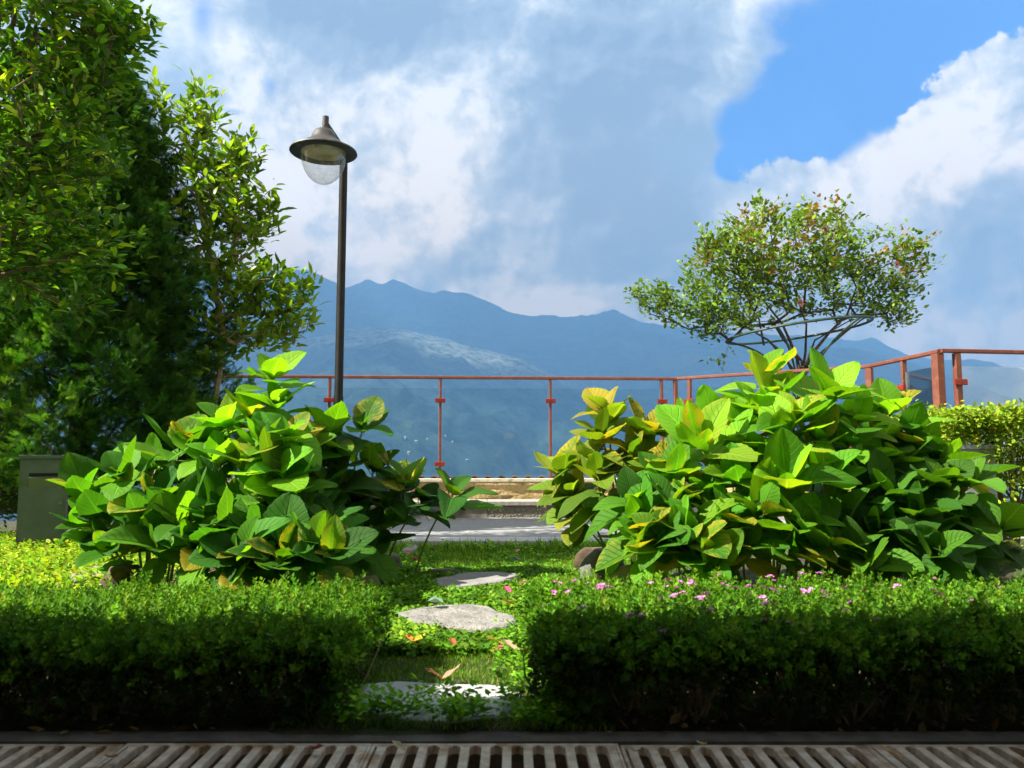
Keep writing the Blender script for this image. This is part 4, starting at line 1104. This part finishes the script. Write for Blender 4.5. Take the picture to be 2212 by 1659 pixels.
# right clipped hedge of yellow-green shrub
def shrub(name, label, cat, spec, Y0, dY, root_pts, leaf, cols, cw, lmat, bmat, r_tip, r_max, tmpl, per=9, seed=0, group=None, young=None, tiplen=.10, up=.5, sides=6, jit=.03):
    tips = blobs(spec, Y0, dY); tips = tips[tips[:, 2] > .04]
    trunk = [np.array(q, float) for q in root_pts]
    base = trunk[0]
    root = empty(name, (base[0], base[1], 0 if base[2] > -.3 else base[2]), label, cat, group)
    mb, dirs, _ = skeleton(trunk, tips, r_tip, r_max, minr=r_max, sides=sides, jit=jit)
    n = len(tips) * per
    P = np.repeat(tips, per, 0); Dt = np.repeat(dirs, per, 0); Dt = Dt + np.array([0, 0, up]); Dt /= np.linalg.norm(Dt, axis=1, keepdims=True)
    u = RNG.random((n, 1)); P = P + Dt * (u - .45) * tiplen + RNG.normal(size=(n, 3)) * tiplen * .18
    Rr = unit(n); Rr[:, 2] = np.abs(Rr[:, 2]) * .4
    D = Dt * (.35 + .9 * u) + Rr; U = np.array([0, 0, 1.0]) + RNG.normal(size=(n, 3)) * .45
    T = tints(n, cols, cw, .2)
    if young is not None:
        zt = np.repeat((tips[:, 2] - tips[:, 2].min()) / np.ptp(tips[:, 2]), per); g = np.repeat(RNG.random(len(tips)), per)
        mk = (g + zt * .6) > young[1]; T[mk, :3] = np.array(young[0])[RNG.integers(0, len(young[0]), mk.sum())] * (1 + RNG.normal(size=(mk.sum(), 1)) * .15)
    v, fs, uv, ti = scatter(tmpl[0], tmpl[1], P, basis(D, U), leaf * RNG.uniform(.6, 1.2, n), tmpl[2], T)
    mb.build('trunk', bmat, root, smooth_=True)
    build('crown', v, fs, lmat, root, True, uv, ti)
    return root, tips
broad = leafmat('broad_leaf', trans=.46, rough=.42, spec=.35, warm=(1.35, 1.25, .35))
rose_leaf = leafmat('rose_leaf', trans=.34, rough=.45, spec=.35, warm=(1.3, 1.15, .4))
LANCE = leaf_template(4, .36, .28, .16, .85)
OVAL = leaf_template(4, .52, .22, .14, .85)
hd = 5.0
def hedge_block(label, x0, x1, y0, y1, z1, n, seed):
    rg = np.random.default_rng(seed)
    x = rg.uniform(x0, x1, n); y = y0 + (y1 - y0) * rg.random(n) ** 1.4; z = z1 * (.10 + .90 * rg.random(n) ** .55)
    z = np.where(rg.random(n) < .35, z1 - rg.random(n) * .08, z) * (1 + .05 * (fbm(x * 4, y * 4, 3) - .5))
    keep = ((z > z1 * .5) | (rg.random(n) < .35)) & ~((x < W(2118, 900, 4.9).x) & (x > W(2040, 900, 4.9).x) & (y < 5.2) & (z < W(2080, 955, 4.9).z)); tips = np.stack([x, y, z], -1)[keep]
    root = empty('clipped_shrub', ((x0 + x1) / 2, (y0 + y1) / 2, 0), label, 'hedge'); tw = MB()
    for k in range(int((x1 - x0) * 9)):
        bx = x0 + (x1 - x0) * rg.random(); byy = y0 + .1 + (y1 - y0) * .5 * rg.random(); b0 = Vector((bx, byy, 0))
        for q in range(5):
            t = Vector((bx + rg.uniform(-.3, .3), byy + rg.uniform(-.2, .2), z1 * rg.uniform(.55, .95))); m_ = b0.lerp(t, .45) + Vector((rg.uniform(-.05, .05), rg.uniform(-.05, .05), .05)); tw.tube([b0, m_, t], [.014, .009, .004], 5, cap=False)
    per = 13; m_ = len(tips) * per; P = np.repeat(tips, per, 0) + rg.normal(size=(m_, 3)) * .03
    D = unit(m_) + np.array([0, -.25, .55]); U = np.array([0, -.2, 1.0]) + rg.normal(size=(m_, 3)) * .5
    T = tints(m_, [(.20, .34, .02), (.30, .42, .03), (.12, .24, .015), (.38, .38, .04)], (.35, .25, .3, .1), .2)
    v, fs, uv, ti = scatter(OVAL[0], OVAL[1], P, basis(D, U), .036 * rg.uniform(.6, 1.2, m_), OVAL[2], T)
    build('foliage', v, fs, hedge_leaf, root, True, uv, ti); tw.build('twigs', M['pale_bark'], root, smooth_=True)
ztop = W(2100, 890, 5.0).z
hedge_block('sunlit yellow green clipped hedge under the railing at the right edge', W(2010, 900, 5.0).x, 4.6, 4.85, 5.75, ztop - .01, 2600, 40)
hp_ = W(880, 1010, 8.4)
shrub('round_shrub', 'small round bright shrub behind the dark hydrangea against the glass', 'shrub', [(880, 1018, 40, 22, 130)], 8.45, .25, [(hp_.x, 8.45, .2), (hp_.x, 8.45, .42)], .035, [(.20, .32, .02), (.28, .38, .03), (.10, .2, .02)], None, hedge_leaf, M['bark'], .003, .012, LANCE, per=12, tiplen=.04)

# ------------------------------------------------------------------ trees
lt = W(300, 1000, 6.9)
shrub('broadleaf_tree', 'slender broadleaf tree with pointed leaves between the conifer and the lamp post', 'tree',
      [(415, 285, 70, 75, 46), (435, 400, 72, 90, 56), (520, 345, 45, 50, 30), (500, 440, 85, 80, 58), (470, 540, 65, 90, 46), (545, 500, 45, 60, 26), (580, 455, 30, 25, 10), (505, 620, 66, 70, 38), (580, 630, 80, 50, 52), (620, 700, 55, 40, 32), (490, 720, 60, 60, 40), (655, 630, 28, 30, 10), (352, 280, 28, 50, 10), (460, 790, 30, 30, 12), (560, 730, 60, 35, 24), (430, 205, 18, 18, 4), (345, 225, 25, 25, 6)],
      6.9, .55, [W(440, 1050, 6.9), W(462, 880, 6.9), W(475, 800, 6.9), W(478, 700, 6.85), W(455, 560, 6.9), W(430, 430, 6.9), W(410, 320, 6.9)],
      .12, [(.13, .26, .02), (.20, .36, .025), (.08, .18, .014), (.30, .46, .04)], (.35, .3, .2, .15), broad, M['pale_bark'], .0028, .026, LANCE, per=7, tiplen=.22, up=.7)

shrub('broadleaf_tree', 'large leafy tree overhanging the top left corner in front of the conifer', 'tree',
      [(60, 60, 160, 120, 150), (200, 40, 90, 90, 90), (60, 250, 170, 130, 170), (195, 170, 60, 70, 50), (60, 420, 140, 110, 120), (150, 330, 75, 90, 44), (-120, 300, 150, 350, 200), (120, 520, 100, 70, 60), (30, 600, 80, 60, 36), (200, 560, 50, 50, 16), (-60, -150, 250, 130, 130), (170, 660, 40, 30, 8), (250, 60, 40, 70, 26), (-150, 600, 100, 150, 60)],
      5.0, .7, [W(-260, 1250, 5.3), W(-250, 950, 5.3), W(-200, 650, 5.2), W(-100, 400, 5.1), W(-20, 150, 5.0), W(0, -80, 5.0)],
      .10, [(.075, .20, .014), (.13, .31, .02), (.04, .12, .012), (.32, .48, .03)], (.32, .26, .27, .15), broad, M['bark'], .003, .05, LANCE, per=9, tiplen=.26, up=.1)

def conifer(label, cx_, Y0, rad, ztop, n, seed, xlo=-1.0):
    rg = np.random.default_rng(seed)
    # a flat scale-leaf spray
    vs = []; fs = []; uv = []
    def dia(b, d, l, w):
        s = np.array([-d[1], d[0], 0]) * w; k = len(vs)
        vs.extend([b, b + d * l * .5 + s + [0, 0, .02], b + d * l, b + d * l * .5 - s]); fs.append((k, k + 1, k + 2, k + 3)); uv.extend([(.5, 0), (1, .5), (.5, 1), (0, .5)])
    for i in range(7):
        y = i / 7.0
        dia(np.array([0, y, -.12 * y * y]), np.array([0, 1.0, 0]), .22, .034)
        for s in (-1, 1):
            a = 1.05 - .25 * y; l = .42 * (1 - y * .7); d = np.array([s * math.sin(a), math.cos(a), 0])
            dia(np.array([0, y, -.12 * y * y]), d, l * .55, .036); dia(np.array([0, y, -.12 * y * y]) + d * l * .5, np.array([s * math.sin(a * .6), math.cos(a * .6), 0]), l * .6, .034)
    tv, tf, tuv = np.array(vs), [np.array(fs)], np.array(uv)
    bx = W(cx_, 1000, Y0).x
    root = empty('conifer_tree', (bx, Y0, 0), label, 'tree')
    P, D = [], []; mb = MB(); 
    trunk = [Vector((bx, Y0, 0)), Vector((bx + .02, Y0, 1)), Vector((bx + .05, Y0, 2.4)), Vector((bx + .08, Y0, ztop - .2))]
    mb.tube(trunk, [.085, .07, .045, .012], 12)
    for k in range(n):
        z = .45 + (ztop - .45) * (rg.random() ** 1.15); t = (z - .3) / (ztop - .3)
        rr_ = rad * (min(1, (1 - t) ** .62 * 1.05)) * (1 if z > .9 else .7 + .33 * z)
        a = rg.uniform(0, 2 * PI)
        lump_ = 1 + .20 * math.sin(a * 5 + z * 4.1) + .14 * math.sin(a * 9 - z * 7.3 + 1) + .08 * math.sin(a * 17 + z * 13)
        q = (.25 + .75 * rg.random() ** .38) * rr_ * lump_ * .88
        x_ = math.cos(a) * q; y_ = math.sin(a) * q * .85
        if z < 1.7 and x_ < .2 and rg.random() < .45 * (1.7 - z) + .1: continue
        P.append((bx + x_, Y0 + y_, z)); o_ = np.array([math.cos(a), math.sin(a), .55]) + rg.normal(size=3) * .35; D.append(o_)
        if k % 200 == 0:
            b0 = Vector((bx, Y0, max(.3, z - .5 * q - .1))); e = Vector(P[-1]); mb.tube([b0, b0.lerp(e, .5) + Vector((0, 0, -.05)), e], [.016, .010, .004], 5, cap=False)
    P0 = np.array(P); D0 = np.array(D); k7 = 6
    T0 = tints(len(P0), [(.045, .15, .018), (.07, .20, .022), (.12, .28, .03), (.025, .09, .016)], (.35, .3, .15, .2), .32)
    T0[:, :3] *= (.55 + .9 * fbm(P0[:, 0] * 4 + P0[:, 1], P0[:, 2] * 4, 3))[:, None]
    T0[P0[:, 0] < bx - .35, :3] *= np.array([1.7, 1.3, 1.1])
    D = np.repeat(D0 / np.linalg.norm(D0, axis=1, keepdims=True), k7, 0) + rg.normal(size=(len(P0) * k7, 3)) * .5
    P = np.repeat(P0, k7, 0) + rg.normal(size=(len(P0) * k7, 3)) * .016; m_ = len(P); T = np.repeat(T0, k7, 0)
    U = rg.normal(size=(m_, 3))
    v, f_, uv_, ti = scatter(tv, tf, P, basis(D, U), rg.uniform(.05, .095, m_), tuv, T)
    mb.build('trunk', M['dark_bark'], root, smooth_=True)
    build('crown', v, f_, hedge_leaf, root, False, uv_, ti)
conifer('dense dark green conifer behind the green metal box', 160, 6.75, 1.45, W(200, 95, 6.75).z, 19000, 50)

# bushes behind the box at the far left, closing the view under the trees
shrub('leafy_bush', 'dark leafy bush behind the green metal box at the left edge', 'bush', [(-60, 960, 130, 90, 110), (20, 900, 90, 80, 80), (60, 1030, 80, 70, 80), (-150, 800, 120, 120, 80), (160, 1050, 60, 50, 40), (-10, 1085, 90, 50, 90)], 7.6, .5,
      [W(-20, 1080, 7.6), W(-20, 980, 7.6)], .07, [(.05, .13, .014), (.10, .2, .02)], None, broad, M['bark'], .004, .03, OVAL, per=10)

# ------------------------------------------------------------------ rose tree on its ring frame
RY = 9.25
rb = W(1728, 812, RY)
rroot, rtips = shrub('rose_tree', 'spreading rose tree with reddish young leaves above the slanting railing', 'tree',
      [(1690, 556, 175, 90, 150), (1570, 526, 70, 55, 34), (1560, 580, 90, 60, 62), (1520, 650, 70, 40, 40), (1400, 642, 45, 20, 20), (1440, 665, 50, 22, 20), (1860, 560, 90, 60, 52), (1960, 590, 45, 65, 34), (1900, 640, 75, 50, 46), (1640, 476, 60, 30, 20), (1770, 476, 80, 32, 30), (1960, 540, 40, 30, 14),
       (1690, 640, 160, 40, 30), (1580, 690, 60, 30, 26), (1660, 466, 30, 20, 7), (1945, 680, 40, 20, 18), (1540, 725, 30, 30, 8), (1560, 770, 12, 14, 2), (1800, 546, 60, 60, 34), (1640, 590, 80, 50, 46), (1755, 600, 60, 50, 26), (1620, 665, 110, 38, 30), (1810, 662, 90, 34, 24), (1490, 690, 60, 26, 14)],
      RY, .8, [(rb.x, RY, -.6), (rb.x, RY, .4), tuple(W(1728, 830, RY)), tuple(W(1732, 780, RY))],
      .072, [(.12, .24, .025), (.19, .32, .03), (.08, .17, .02)], (.4, .3, .3), rose_leaf, M['dark_bark'], .0015, .015, OVAL, per=15, young=([(.26, .15, .035), (.24, .19, .04), (.18, .19, .03)], 1.25), tiplen=.24, up=.3, jit=.012)
# limbs of its own: strong stems fanning out of the frame
m = MB()
for pl, r0 in (([(1728, 815), (1722, 775), (1708, 740), (1690, 700), (1650, 650), (1600, 590)], .035), ([(1735, 815), (1750, 770), (1790, 720), (1830, 680), (1850, 620), (1815, 550)], .035),
               ([(1732, 815), (1740, 760), (1742, 700), (1720, 640), (1700, 560)], .026), ([(1724, 815), (1700, 780), (1660, 735), (1600, 700), (1540, 670), (1450, 650)], .024),
               ([(1738, 812), (1770, 765), (1830, 715), (1900, 660), (1950, 610)], .022), ([(1650, 745), (1640, 690), (1600, 620), (1560, 540)], .02), ([(1740, 790), (1760, 735), (1840, 690), (1840, 640)], .02)):
    pts = [W(x, y, RY + .12 * math.sin(i * 1.7 + x)) for i, (x, y) in enumerate(pl)]
    m.tube(pts, [r0 * .72 * (1 - .75 * i / (len(pts) - 1)) for i in range(len(pts))], 8)
m.build('limbs', M['dark_bark'], rroot, smooth_=True)
# pink roses: real blooms as parts
fl = MB()
for ring, (nn, rr_, tilt, sz) in enumerate(((5, .004, .2, .022), (6, .010, .7, .030), (7, .014, 1.15, .036))):
    for k in range(nn):
        a = k * 2 * PI / nn + ring; o_ = Vector((math.cos(a), math.sin(a), 0)); s_ = Vector((-math.sin(a), math.cos(a), 0)); d = (o_ * math.sin(tilt) + Vector((0, 0, math.cos(tilt))))
        b0 = o_ * rr_; fl.add([b0, b0 + s_ * sz * .45 + d * sz * .5, b0 + s_ * sz * .3 + d * sz, b0 - s_ * sz * .3 + d * sz, b0 - s_ * sz * .45 + d * sz * .5], [(0, 1, 2, 3, 4)])
rm = surf('rose_petal', (.40, .17, .16), (.46, .24, .21), 30, .6, 0)
f0 = None
for x, y in ((1650, 534), (1720, 529), (1780, 497), (1728, 655), (1935, 572)):
    o = fl.build('flower', rm, rroot, world=False) if f0 is None else f0.copy()
    if f0 is None: f0 = o
    else: COL.objects.link(o)
    o.parent = rroot; o.location = W(x, y, RY - .55) - rroot.location; o.rotation_euler = (R(random.uniform(30, 100)), random.uniform(-.5, .5), random.uniform(-1, 1))
# ring frame
tr_m = surf('green_frame_paint', (.015, .045, .03), (.04, .07, .05), 20, .45, .1, spec=.5)
tc = W(1722, 712, RY)
troot = empty('plant_support', (rb.x, RY, -.6), 'dark green metal ring frame on curved struts holding up the rose tree', 'plant support')
rR = 150 / F * RY
ring = [Vector((tc.x + rR * math.cos(a), RY + rR * math.sin(a), tc.z - .02 + .10 * math.cos(a) + .0 * math.sin(a))) for a in [k * 2 * PI / 48 for k in range(49)]]
m = MB(); m.tube(ring, .016, 8); m.build('ring', tr_m, troot, smooth_=True)
for a in (R(20), R(95), R(165), R(235), R(305)):
    top_ = Vector((tc.x + rR * math.cos(a), RY + rR * math.sin(a), tc.z - .02 + .10 * math.cos(a)))
    bot_ = Vector((rb.x + .05 * math.cos(a), RY + .05 * math.sin(a), 1.35))
    c_ = Vector((rb.x + rR * .25 * math.cos(a), RY + rR * .25 * math.sin(a), tc.z - .25))
    m = MB(); m.tube([(1 - u) ** 2 * bot_ + 2 * u * (1 - u) * c_ + u * u * top_ for u in [i / 12 for i in range(13)]], .013, 7); m.build('strut', tr_m, troot, smooth_=True)
m = MB(); m.tube([(rb.x, RY + .09, -.6), (rb.x, RY + .09, 1.40)], .03, 10); m.build('post', tr_m, troot, smooth_=True)

# ------------------------------------------------------------------ metal boxes
def vent_box(label, loc, w, d, h, rz, m1, m2):
    root = empty('metal_box', loc, label, 'utility box', None, rz)
    mb = MB(); mb.box(-w / 2, -d / 2, .0, w / 2, d / 2, h, 0); mb.build('body', m1, root, world=False)
    mb = MB(); mb.prism([(-w / 2 - .012, -d / 2 - .012), (w / 2 + .012, -d / 2 - .012), (w / 2 + .012, d / 2 + .012), (-w / 2 - .012, d / 2 + .012)], h + .001, h + .028, .006); mb.build('lid', m1, root, world=False)
    mb = MB(); mb.box(-w / 2 + .018, -d / 2 - .004, .03, w / 2 - .018, -d / 2, h - .03); mb.build('door', m1, root, world=False)
    # hooded vent on the front
    mb = MB(); y = -d / 2 - .0045; vw = w * .30
    mb.add([(-vw, y, h * .80), (vw, y, h * .80), (vw, y, h * .70), (-vw, y, h * .70), (-vw, y - .03, h * .80 - .002), (vw, y - .03, h * .80 - .002)], [(0, 1, 5, 4), (4, 5, 2, 3), (0, 4, 3), (1, 2, 5)])
    mb.build('vent_hood', m2, root, world=False)
    mb = MB(); mb.box(-vw, y - .004, h * .815, vw, y, h * .845); mb.build('slot', surf('dark_slot', (.01, .01, .01), (.015, .015, .015), 5, .8, 0), root, world=False)
    mb = MB(); mb.tube([(w / 2 - .035, y, h * .52), (w / 2 - .035, y - .012, h * .52)], .012, 12); mb.build('lock', m2, root, world=False)
    return root
gm = surf('grey_green_paint', (.085, .12, .09), (.115, .15, .115), 6, .55, .1, 40, (.15, .17, .13), 3, (.6, .75)); gm2 = surf('vent_paint', (.16, .19, .16), (.13, .16, .13), 9, .5, .1)
gl = G(85, 1148, 0); gl = W(64, 1148, 5.6); hb_ = W(80, 985, 5.6).z
vent_box('grey green metal box with a hooded vent standing in the ground cover at the left', (gl.x, 5.75, 0), .30, .24, hb_ - .02, R(26), gm, gm2)
bl = surf('pale_blue_paint', (.34, .40, .46), (.42, .48, .54), 6, .5, .1, 40)
q = W(2085, 1000, 4.9)
vent_box('pale blue metal box half hidden by the clipped hedge at the right', (W(2092, 1000, 5.0).x, 5.0, 0), .24, .18, W(2085, 970, 4.9).z, R(8), bl, bl)

# ------------------------------------------------------------------ rocks
def rock(label, c, sx, sy, sz, mat, seed, rz=0, sink=.25, shear=0):
    import bmesh
    bm = bmesh.new(); bmesh.ops.create_icosphere(bm, subdivisions=4, radius=1)
    co_ = np.array([v.co[:] for v in bm.verts])
    n1 = fbm(co_[:, 0] * 1.3 + seed, co_[:, 1] * 1.3 + co_[:, 2] * 1.1 + seed, 4) - .5
    n2 = fbm(co_[:, 0] * 1.2 + 3 * seed, co_[:, 2] * 1.5 + 7, 2) - .5
    for v, a, b_ in zip(bm.verts, n1, n2):
        k = 1 + .45 * a + .35 * b_; p_ = v.co * k
        p_.z = max(min(p_.z, .82 + .12 * b_), -.9); v.co = Vector((p_.x * sx + p_.z * shear, p_.y * sy, p_.z * sz))
    me = bpy.data.meshes.new('rock'); bm.to_mesh(me); bm.free(); me.materials.append(mat)
    for p_ in me.polygons: p_.use_smooth = True
    o = link('rock', me); o.location = (c[0], c[1], sz * (1 - 2 * sink) * .6); o.rotation_euler.z = rz
    return tag(o, label, 'rock', 'rocks edging the beds')
r_br = surf('brown_rock', (.06, .04, .022), (.10, .07, .04), 10, .9, .6, 60, (.20, .17, .05), 5)
r_gr = surf('grey_rock', (.13, .125, .115), (.19, .18, .17), 9, .85, .6, 50, (.16, .15, .11), 5)
r_mo = surf('mossy_rock', (.09, .10, .035), (.17, .16, .09), 9, .95, .7, 50, (.10, .14, .03), 6)
rock('round dark brown rock at the left end of the hydrangeas behind the hedge', G(258, 1300), .095, .09, .155, r_br, 3)
rock('pale yellow mossy rock behind the right end of the left hedge', G(790, 1275), .09, .08, .07, r_mo, 5)
rock('dark mossy rock under the dark hydrangea at the left of the grass', G(832, 1232), .10, .10, .085, r_mo, 8)
rock('thin bent rock edge lying behind the pale stepping stone', G(958, 1243), .11, .045, .035, r_mo, 11, R(12))
rock('dark rounded rock behind the grey rock at the right of the grass', G(1285, 1232), .125, .09, .12, r_br, 13)
rock('smooth grey rock leaning at the foot of the right hydrangeas', G(1303, 1252), .125, .10, .15, r_gr, 17, R(-15), shear=.03)
rock('yellow green mossy rock just behind the flowering hedge', G(1362, 1268), .10, .07, .10, surf('yellow_moss', (.17, .19, .04), (.24, .24, .08), 9, .95, .5, 60), 19)
# flat paving stones at the left
for k, (pl, lab) in enumerate((([(150, 1240), (225, 1215), (262, 1212), (255, 1232), (200, 1248), (160, 1256)], 'upper flat path stone beside the round brown rock'), ([(110, 1258), (170, 1244), (235, 1240), (232, 1256), (160, 1270), (112, 1276)], 'lower flat path stone at the edge of the left hedge'))):
    pts = [G(x, y, .06) for x, y in pl]; mb = MB(); mb.prism([(q.x, q.y) for q in pts][::-1] if False else [(q.x, q.y) for q in pts], -.03, .06 - k * .02, .01)
    tag(centre(mb.build('path_stone', st_m[1])), lab, 'path stone', 'flat stones at the left')

# ------------------------------------------------------------------ plastic bag, fern, fallen leaves, petals
bag, nt, p = newmat('pale_plastic'); p.inputs['Base Color'].default_value = (.55, .62, .66, 1); p.inputs['Roughness'].default_value = .25
tb = nt.nodes.new('ShaderNodeBsdfTransparent'); mx = nt.nodes.new('ShaderNodeMixShader'); mx.inputs[0].default_value = .72
nt.links.new(tb.outputs[0], mx.inputs[1]); nt.links.new(p.outputs[0], mx.inputs[2]); nt.links.new(mx.outputs[0], nt.nodes['Material Output'].inputs['Surface'])
c0 = W(2160, 1205, 3.75); nx, nz = 26, 16; vs = []
for i_ in range(nx + 1):
    for k in range(nz + 1):
        u, w_ = i_ / nx, k / nz
        f1 = float(fbm(np.array([u * 5.]), np.array([w_ * 4.]), 4, True)[0]); vs.append((c0.x - .10 + .20 * u + .02 * w_, c0.y + (f1 - .6) * .09 + .03 * w_, c0.z - .07 + .13 * w_ * (1 - .25 * u) + .02 * math.sin(u * 9)))
mb = MB(); mb.add(vs, [(i_ * (nz + 1) + k, (i_ + 1) * (nz + 1) + k, (i_ + 1) * (nz + 1) + k + 1, i_ * (nz + 1) + k + 1) for i_ in range(nx) for k in range(nz)])
o = centre(mb.build('plastic_bag', bag, smooth_=True)); md = o.modifiers.new('thickness', 'SOLIDIFY'); md.thickness = .0015
tag(o, 'crumpled pale plastic sheet caught low in the leaves at the right edge', 'plastic bag')

fc = W(2150, 1130, 4.35); froot = empty('fern', (fc.x, 4.35, 0), 'small fern with narrow fronds below the clipped hedge at the right', 'fern')
FP, FD, FU, FS_ = [], [], [], []; fst = MB()
for k in range(9):
    a = R(k * 40 + 10); Lf = .38; pts = []
    for i_ in range(22):
        u = i_ / 21; pts.append(Vector((fc.x + math.cos(a) * Lf * u * .8, 4.35 + math.sin(a) * Lf * u * .8, .03 + Lf * (1.15 * u - .55 * u * u))))
    fst.tube(pts, [.003 - .0022 * i_ / 21 for i_ in range(22)], 4, cap=False)
    sd = np.array([-math.sin(a), math.cos(a), 0])
    for i_ in range(4, 22):
        u = i_ / 21
        for s_ in (-1, 1):
            FP.append(np.array(pts[i_])); FD.append(sd * s_ + np.array([math.cos(a), math.sin(a), 0]) * .35); FU.append(np.array([0, 0, 1.])); FS_.append(.075 * math.sin(PI * (u * .9 + .08)) + .01)
tm = leaf_template(3, .22, .1, .05, .8)
v, fs, uv, ti = scatter(tm[0], tm[1], np.array(FP), basis(np.array(FD), np.array(FU)), np.array(FS_), tm[2], tints(len(FP), [(.12, .26, .02), (.18, .3, .03)]))
build('fronds', v, fs, hedge_leaf, froot, True, uv, ti); fst.build('stems', M['green_stem'], froot)

fl_m = leafmat('fallen_leaf', trans=.2, rough=.6, spec=.2, warm=(1.2, 1, .8))
def fallen(label, x, y, L, col, curl=.6, rz=0, z=.02, name='fallen_leaf', cat='fallen leaf', w=.5, group='fallen leaves on the grass'):
    tv, tf, tuv = leaf_template(8, w, -curl, .45, .8, .02, .05, na=2)
    q = G(x, y, z); V = (tv - np.array([0, .5, 0])) * L; c_, s_ = math.cos(rz), math.sin(rz)
    V = np.stack([V[:, 0] * c_ - V[:, 1] * s_, V[:, 0] * s_ + V[:, 1] * c_, V[:, 2]], -1)
    o = build(name, V, tf, fl_m, None, True, tuv, np.tile(np.array([*col, .2]), (len(V), 1))); o.location = q
    return tag(o, label, cat, group)
fallen('curled brown leaf lying left above the nearest stepping stone', 935, 1462, .055, (.16, .09, .03), .5, 1.3, .03)
fallen('curled pinkish brown leaf lying right above the nearest stepping stone', 972, 1465, .055, (.36, .24, .18), .7, -1.2, .03)
fallen('orange leaf in the weeds below the middle stepping stone', 885, 1385, .06, (.55, .20, .03), .3, .8, .04)
fallen('yellow leaf beside the orange one below the middle stone', 908, 1382, .055, (.60, .42, .05), .3, -.6, .045)
fallen('red brown leaf under the front edge of the middle stepping stone', 978, 1392, .05, (.30, .09, .03), .4, .4, .03)
fallen('brown leaf behind the right tip of the middle stepping stone', 1100, 1306, .06, (.32, .12, .04), .4, 2.0, .04)
fallen('dull red leaves patch leaf near the left hedge end', 822, 1296, .07, (.26, .11, .05), .3, .2, .05)
fallen('red brown leaf in the grass below the dark hydrangea', 898, 1212, .08, (.34, .08, .04), .3, 1.1, .05)
fallen('rust coloured leaf near the small stone chip', 880, 1196, .07, (.30, .12, .05), .3, .4, .05)
fallen('olive yellow leaf at the right below the middle stone', 1068, 1392, .065, (.34, .30, .04), .5, 1.6, .05)
fallen('pale tan leaf at the flowering hedge foot', 1105, 1405, .07, (.50, .36, .24), .5, .9, .05)
for lab, x, y in (('bright pink petal in the grass behind the middle stepping stone', 1096, 1278), ('bright pink petal in the weeds right of the path below the middle stone', 1074, 1408), ('pale pink petal in the far grass near the patio', 1118, 1193), ('pink petal near the top of the flowering hedge end', 1128, 1262)):
    fallen(lab, x, y, .045, (.66, .08, .22) if 'bright' in lab else (.70, .30, .34), .5, x * .7, .05, 'fallen_petal', 'petal', .8, 'fallen pink petals')
for lab, x, y, L_, col_ in (('dark red leaf lying on the drain grate under the left hedge end', 684, 1622, .045, (.20, .04, .03)), ('pale dry leaf on the drain edge below the weeds', 862, 1618, .04, (.42, .36, .26)), ('pale yellowish leaf on the drain edge right of the middle', 1516, 1612, .04, (.50, .42, .20)),
                    ('greyish curled leaf lying across the drain slots right of the middle', 1372, 1628, .05, (.45, .44, .40)), ('small brown leaf on the drain grate near the left edge', 240, 1640, .04, (.28, .16, .08)), ('tan leaf on the drain grate near the right edge', 1930, 1634, .045, (.40, .28, .16))):
    fallen(lab, x, y, L_, col_, .4, x * .3, .012, group='dry leaves on the drain')
fallen('blue green round leaf lying behind the middle stepping stone', 940, 1302, .075, (.16, .28, .20), .1, 1.5, .055, w=.8)
fallen('blue green leaf in the far grass', 1112, 1210, .08, (.14, .26, .18), .1, 1.2, .06, w=.7)

# ------------------------------------------------------------------ the veranda the photograph is taken from; it shades the drain and hedge fronts
vr = empty('veranda', (0, -1.0, 0), 'veranda roof and wall over the viewpoint', 'building')
mb = MB(); mb.box(-14, -3.6, 2.75, 9, 1.50, 2.95, 0); mb.build('roof', M['concrete'], vr)
mb = MB(); mb.box(-14, -3.9, -.05, 9, -3.65, 2.74); mb.build('wall', surf('veranda_wall', (.30, .27, .22), (.36, .33, .28), 4, .9, .2), vr)
for x in (-7.0, -4.0, 4.0, 7.5):
    mb = MB(); mb.box(x - .12, 1.0, .0, x + .12, 1.24, 2.748); mb.build('column', M['concrete'], vr)

# ------------------------------------------------------------------ render settings
SC.view_settings.view_transform = 'Standard'
SC.view_settings.look = 'None'
SC.view_settings.exposure = 1.5
SC.view_settings.gamma = 1.0
SC.view_settings.use_curve_mapping = False
cy = SC.cycles
cy.max_bounces = 10; cy.diffuse_bounces = 4; cy.glossy_bounces = 3; cy.transmission_bounces = 4; cy.transparent_max_bounces = 16; cy.volume_bounces = 1
cy.use_denoising = True
cy.sample_clamp_indirect = 8.0
cy.volume_step_rate = 1.0
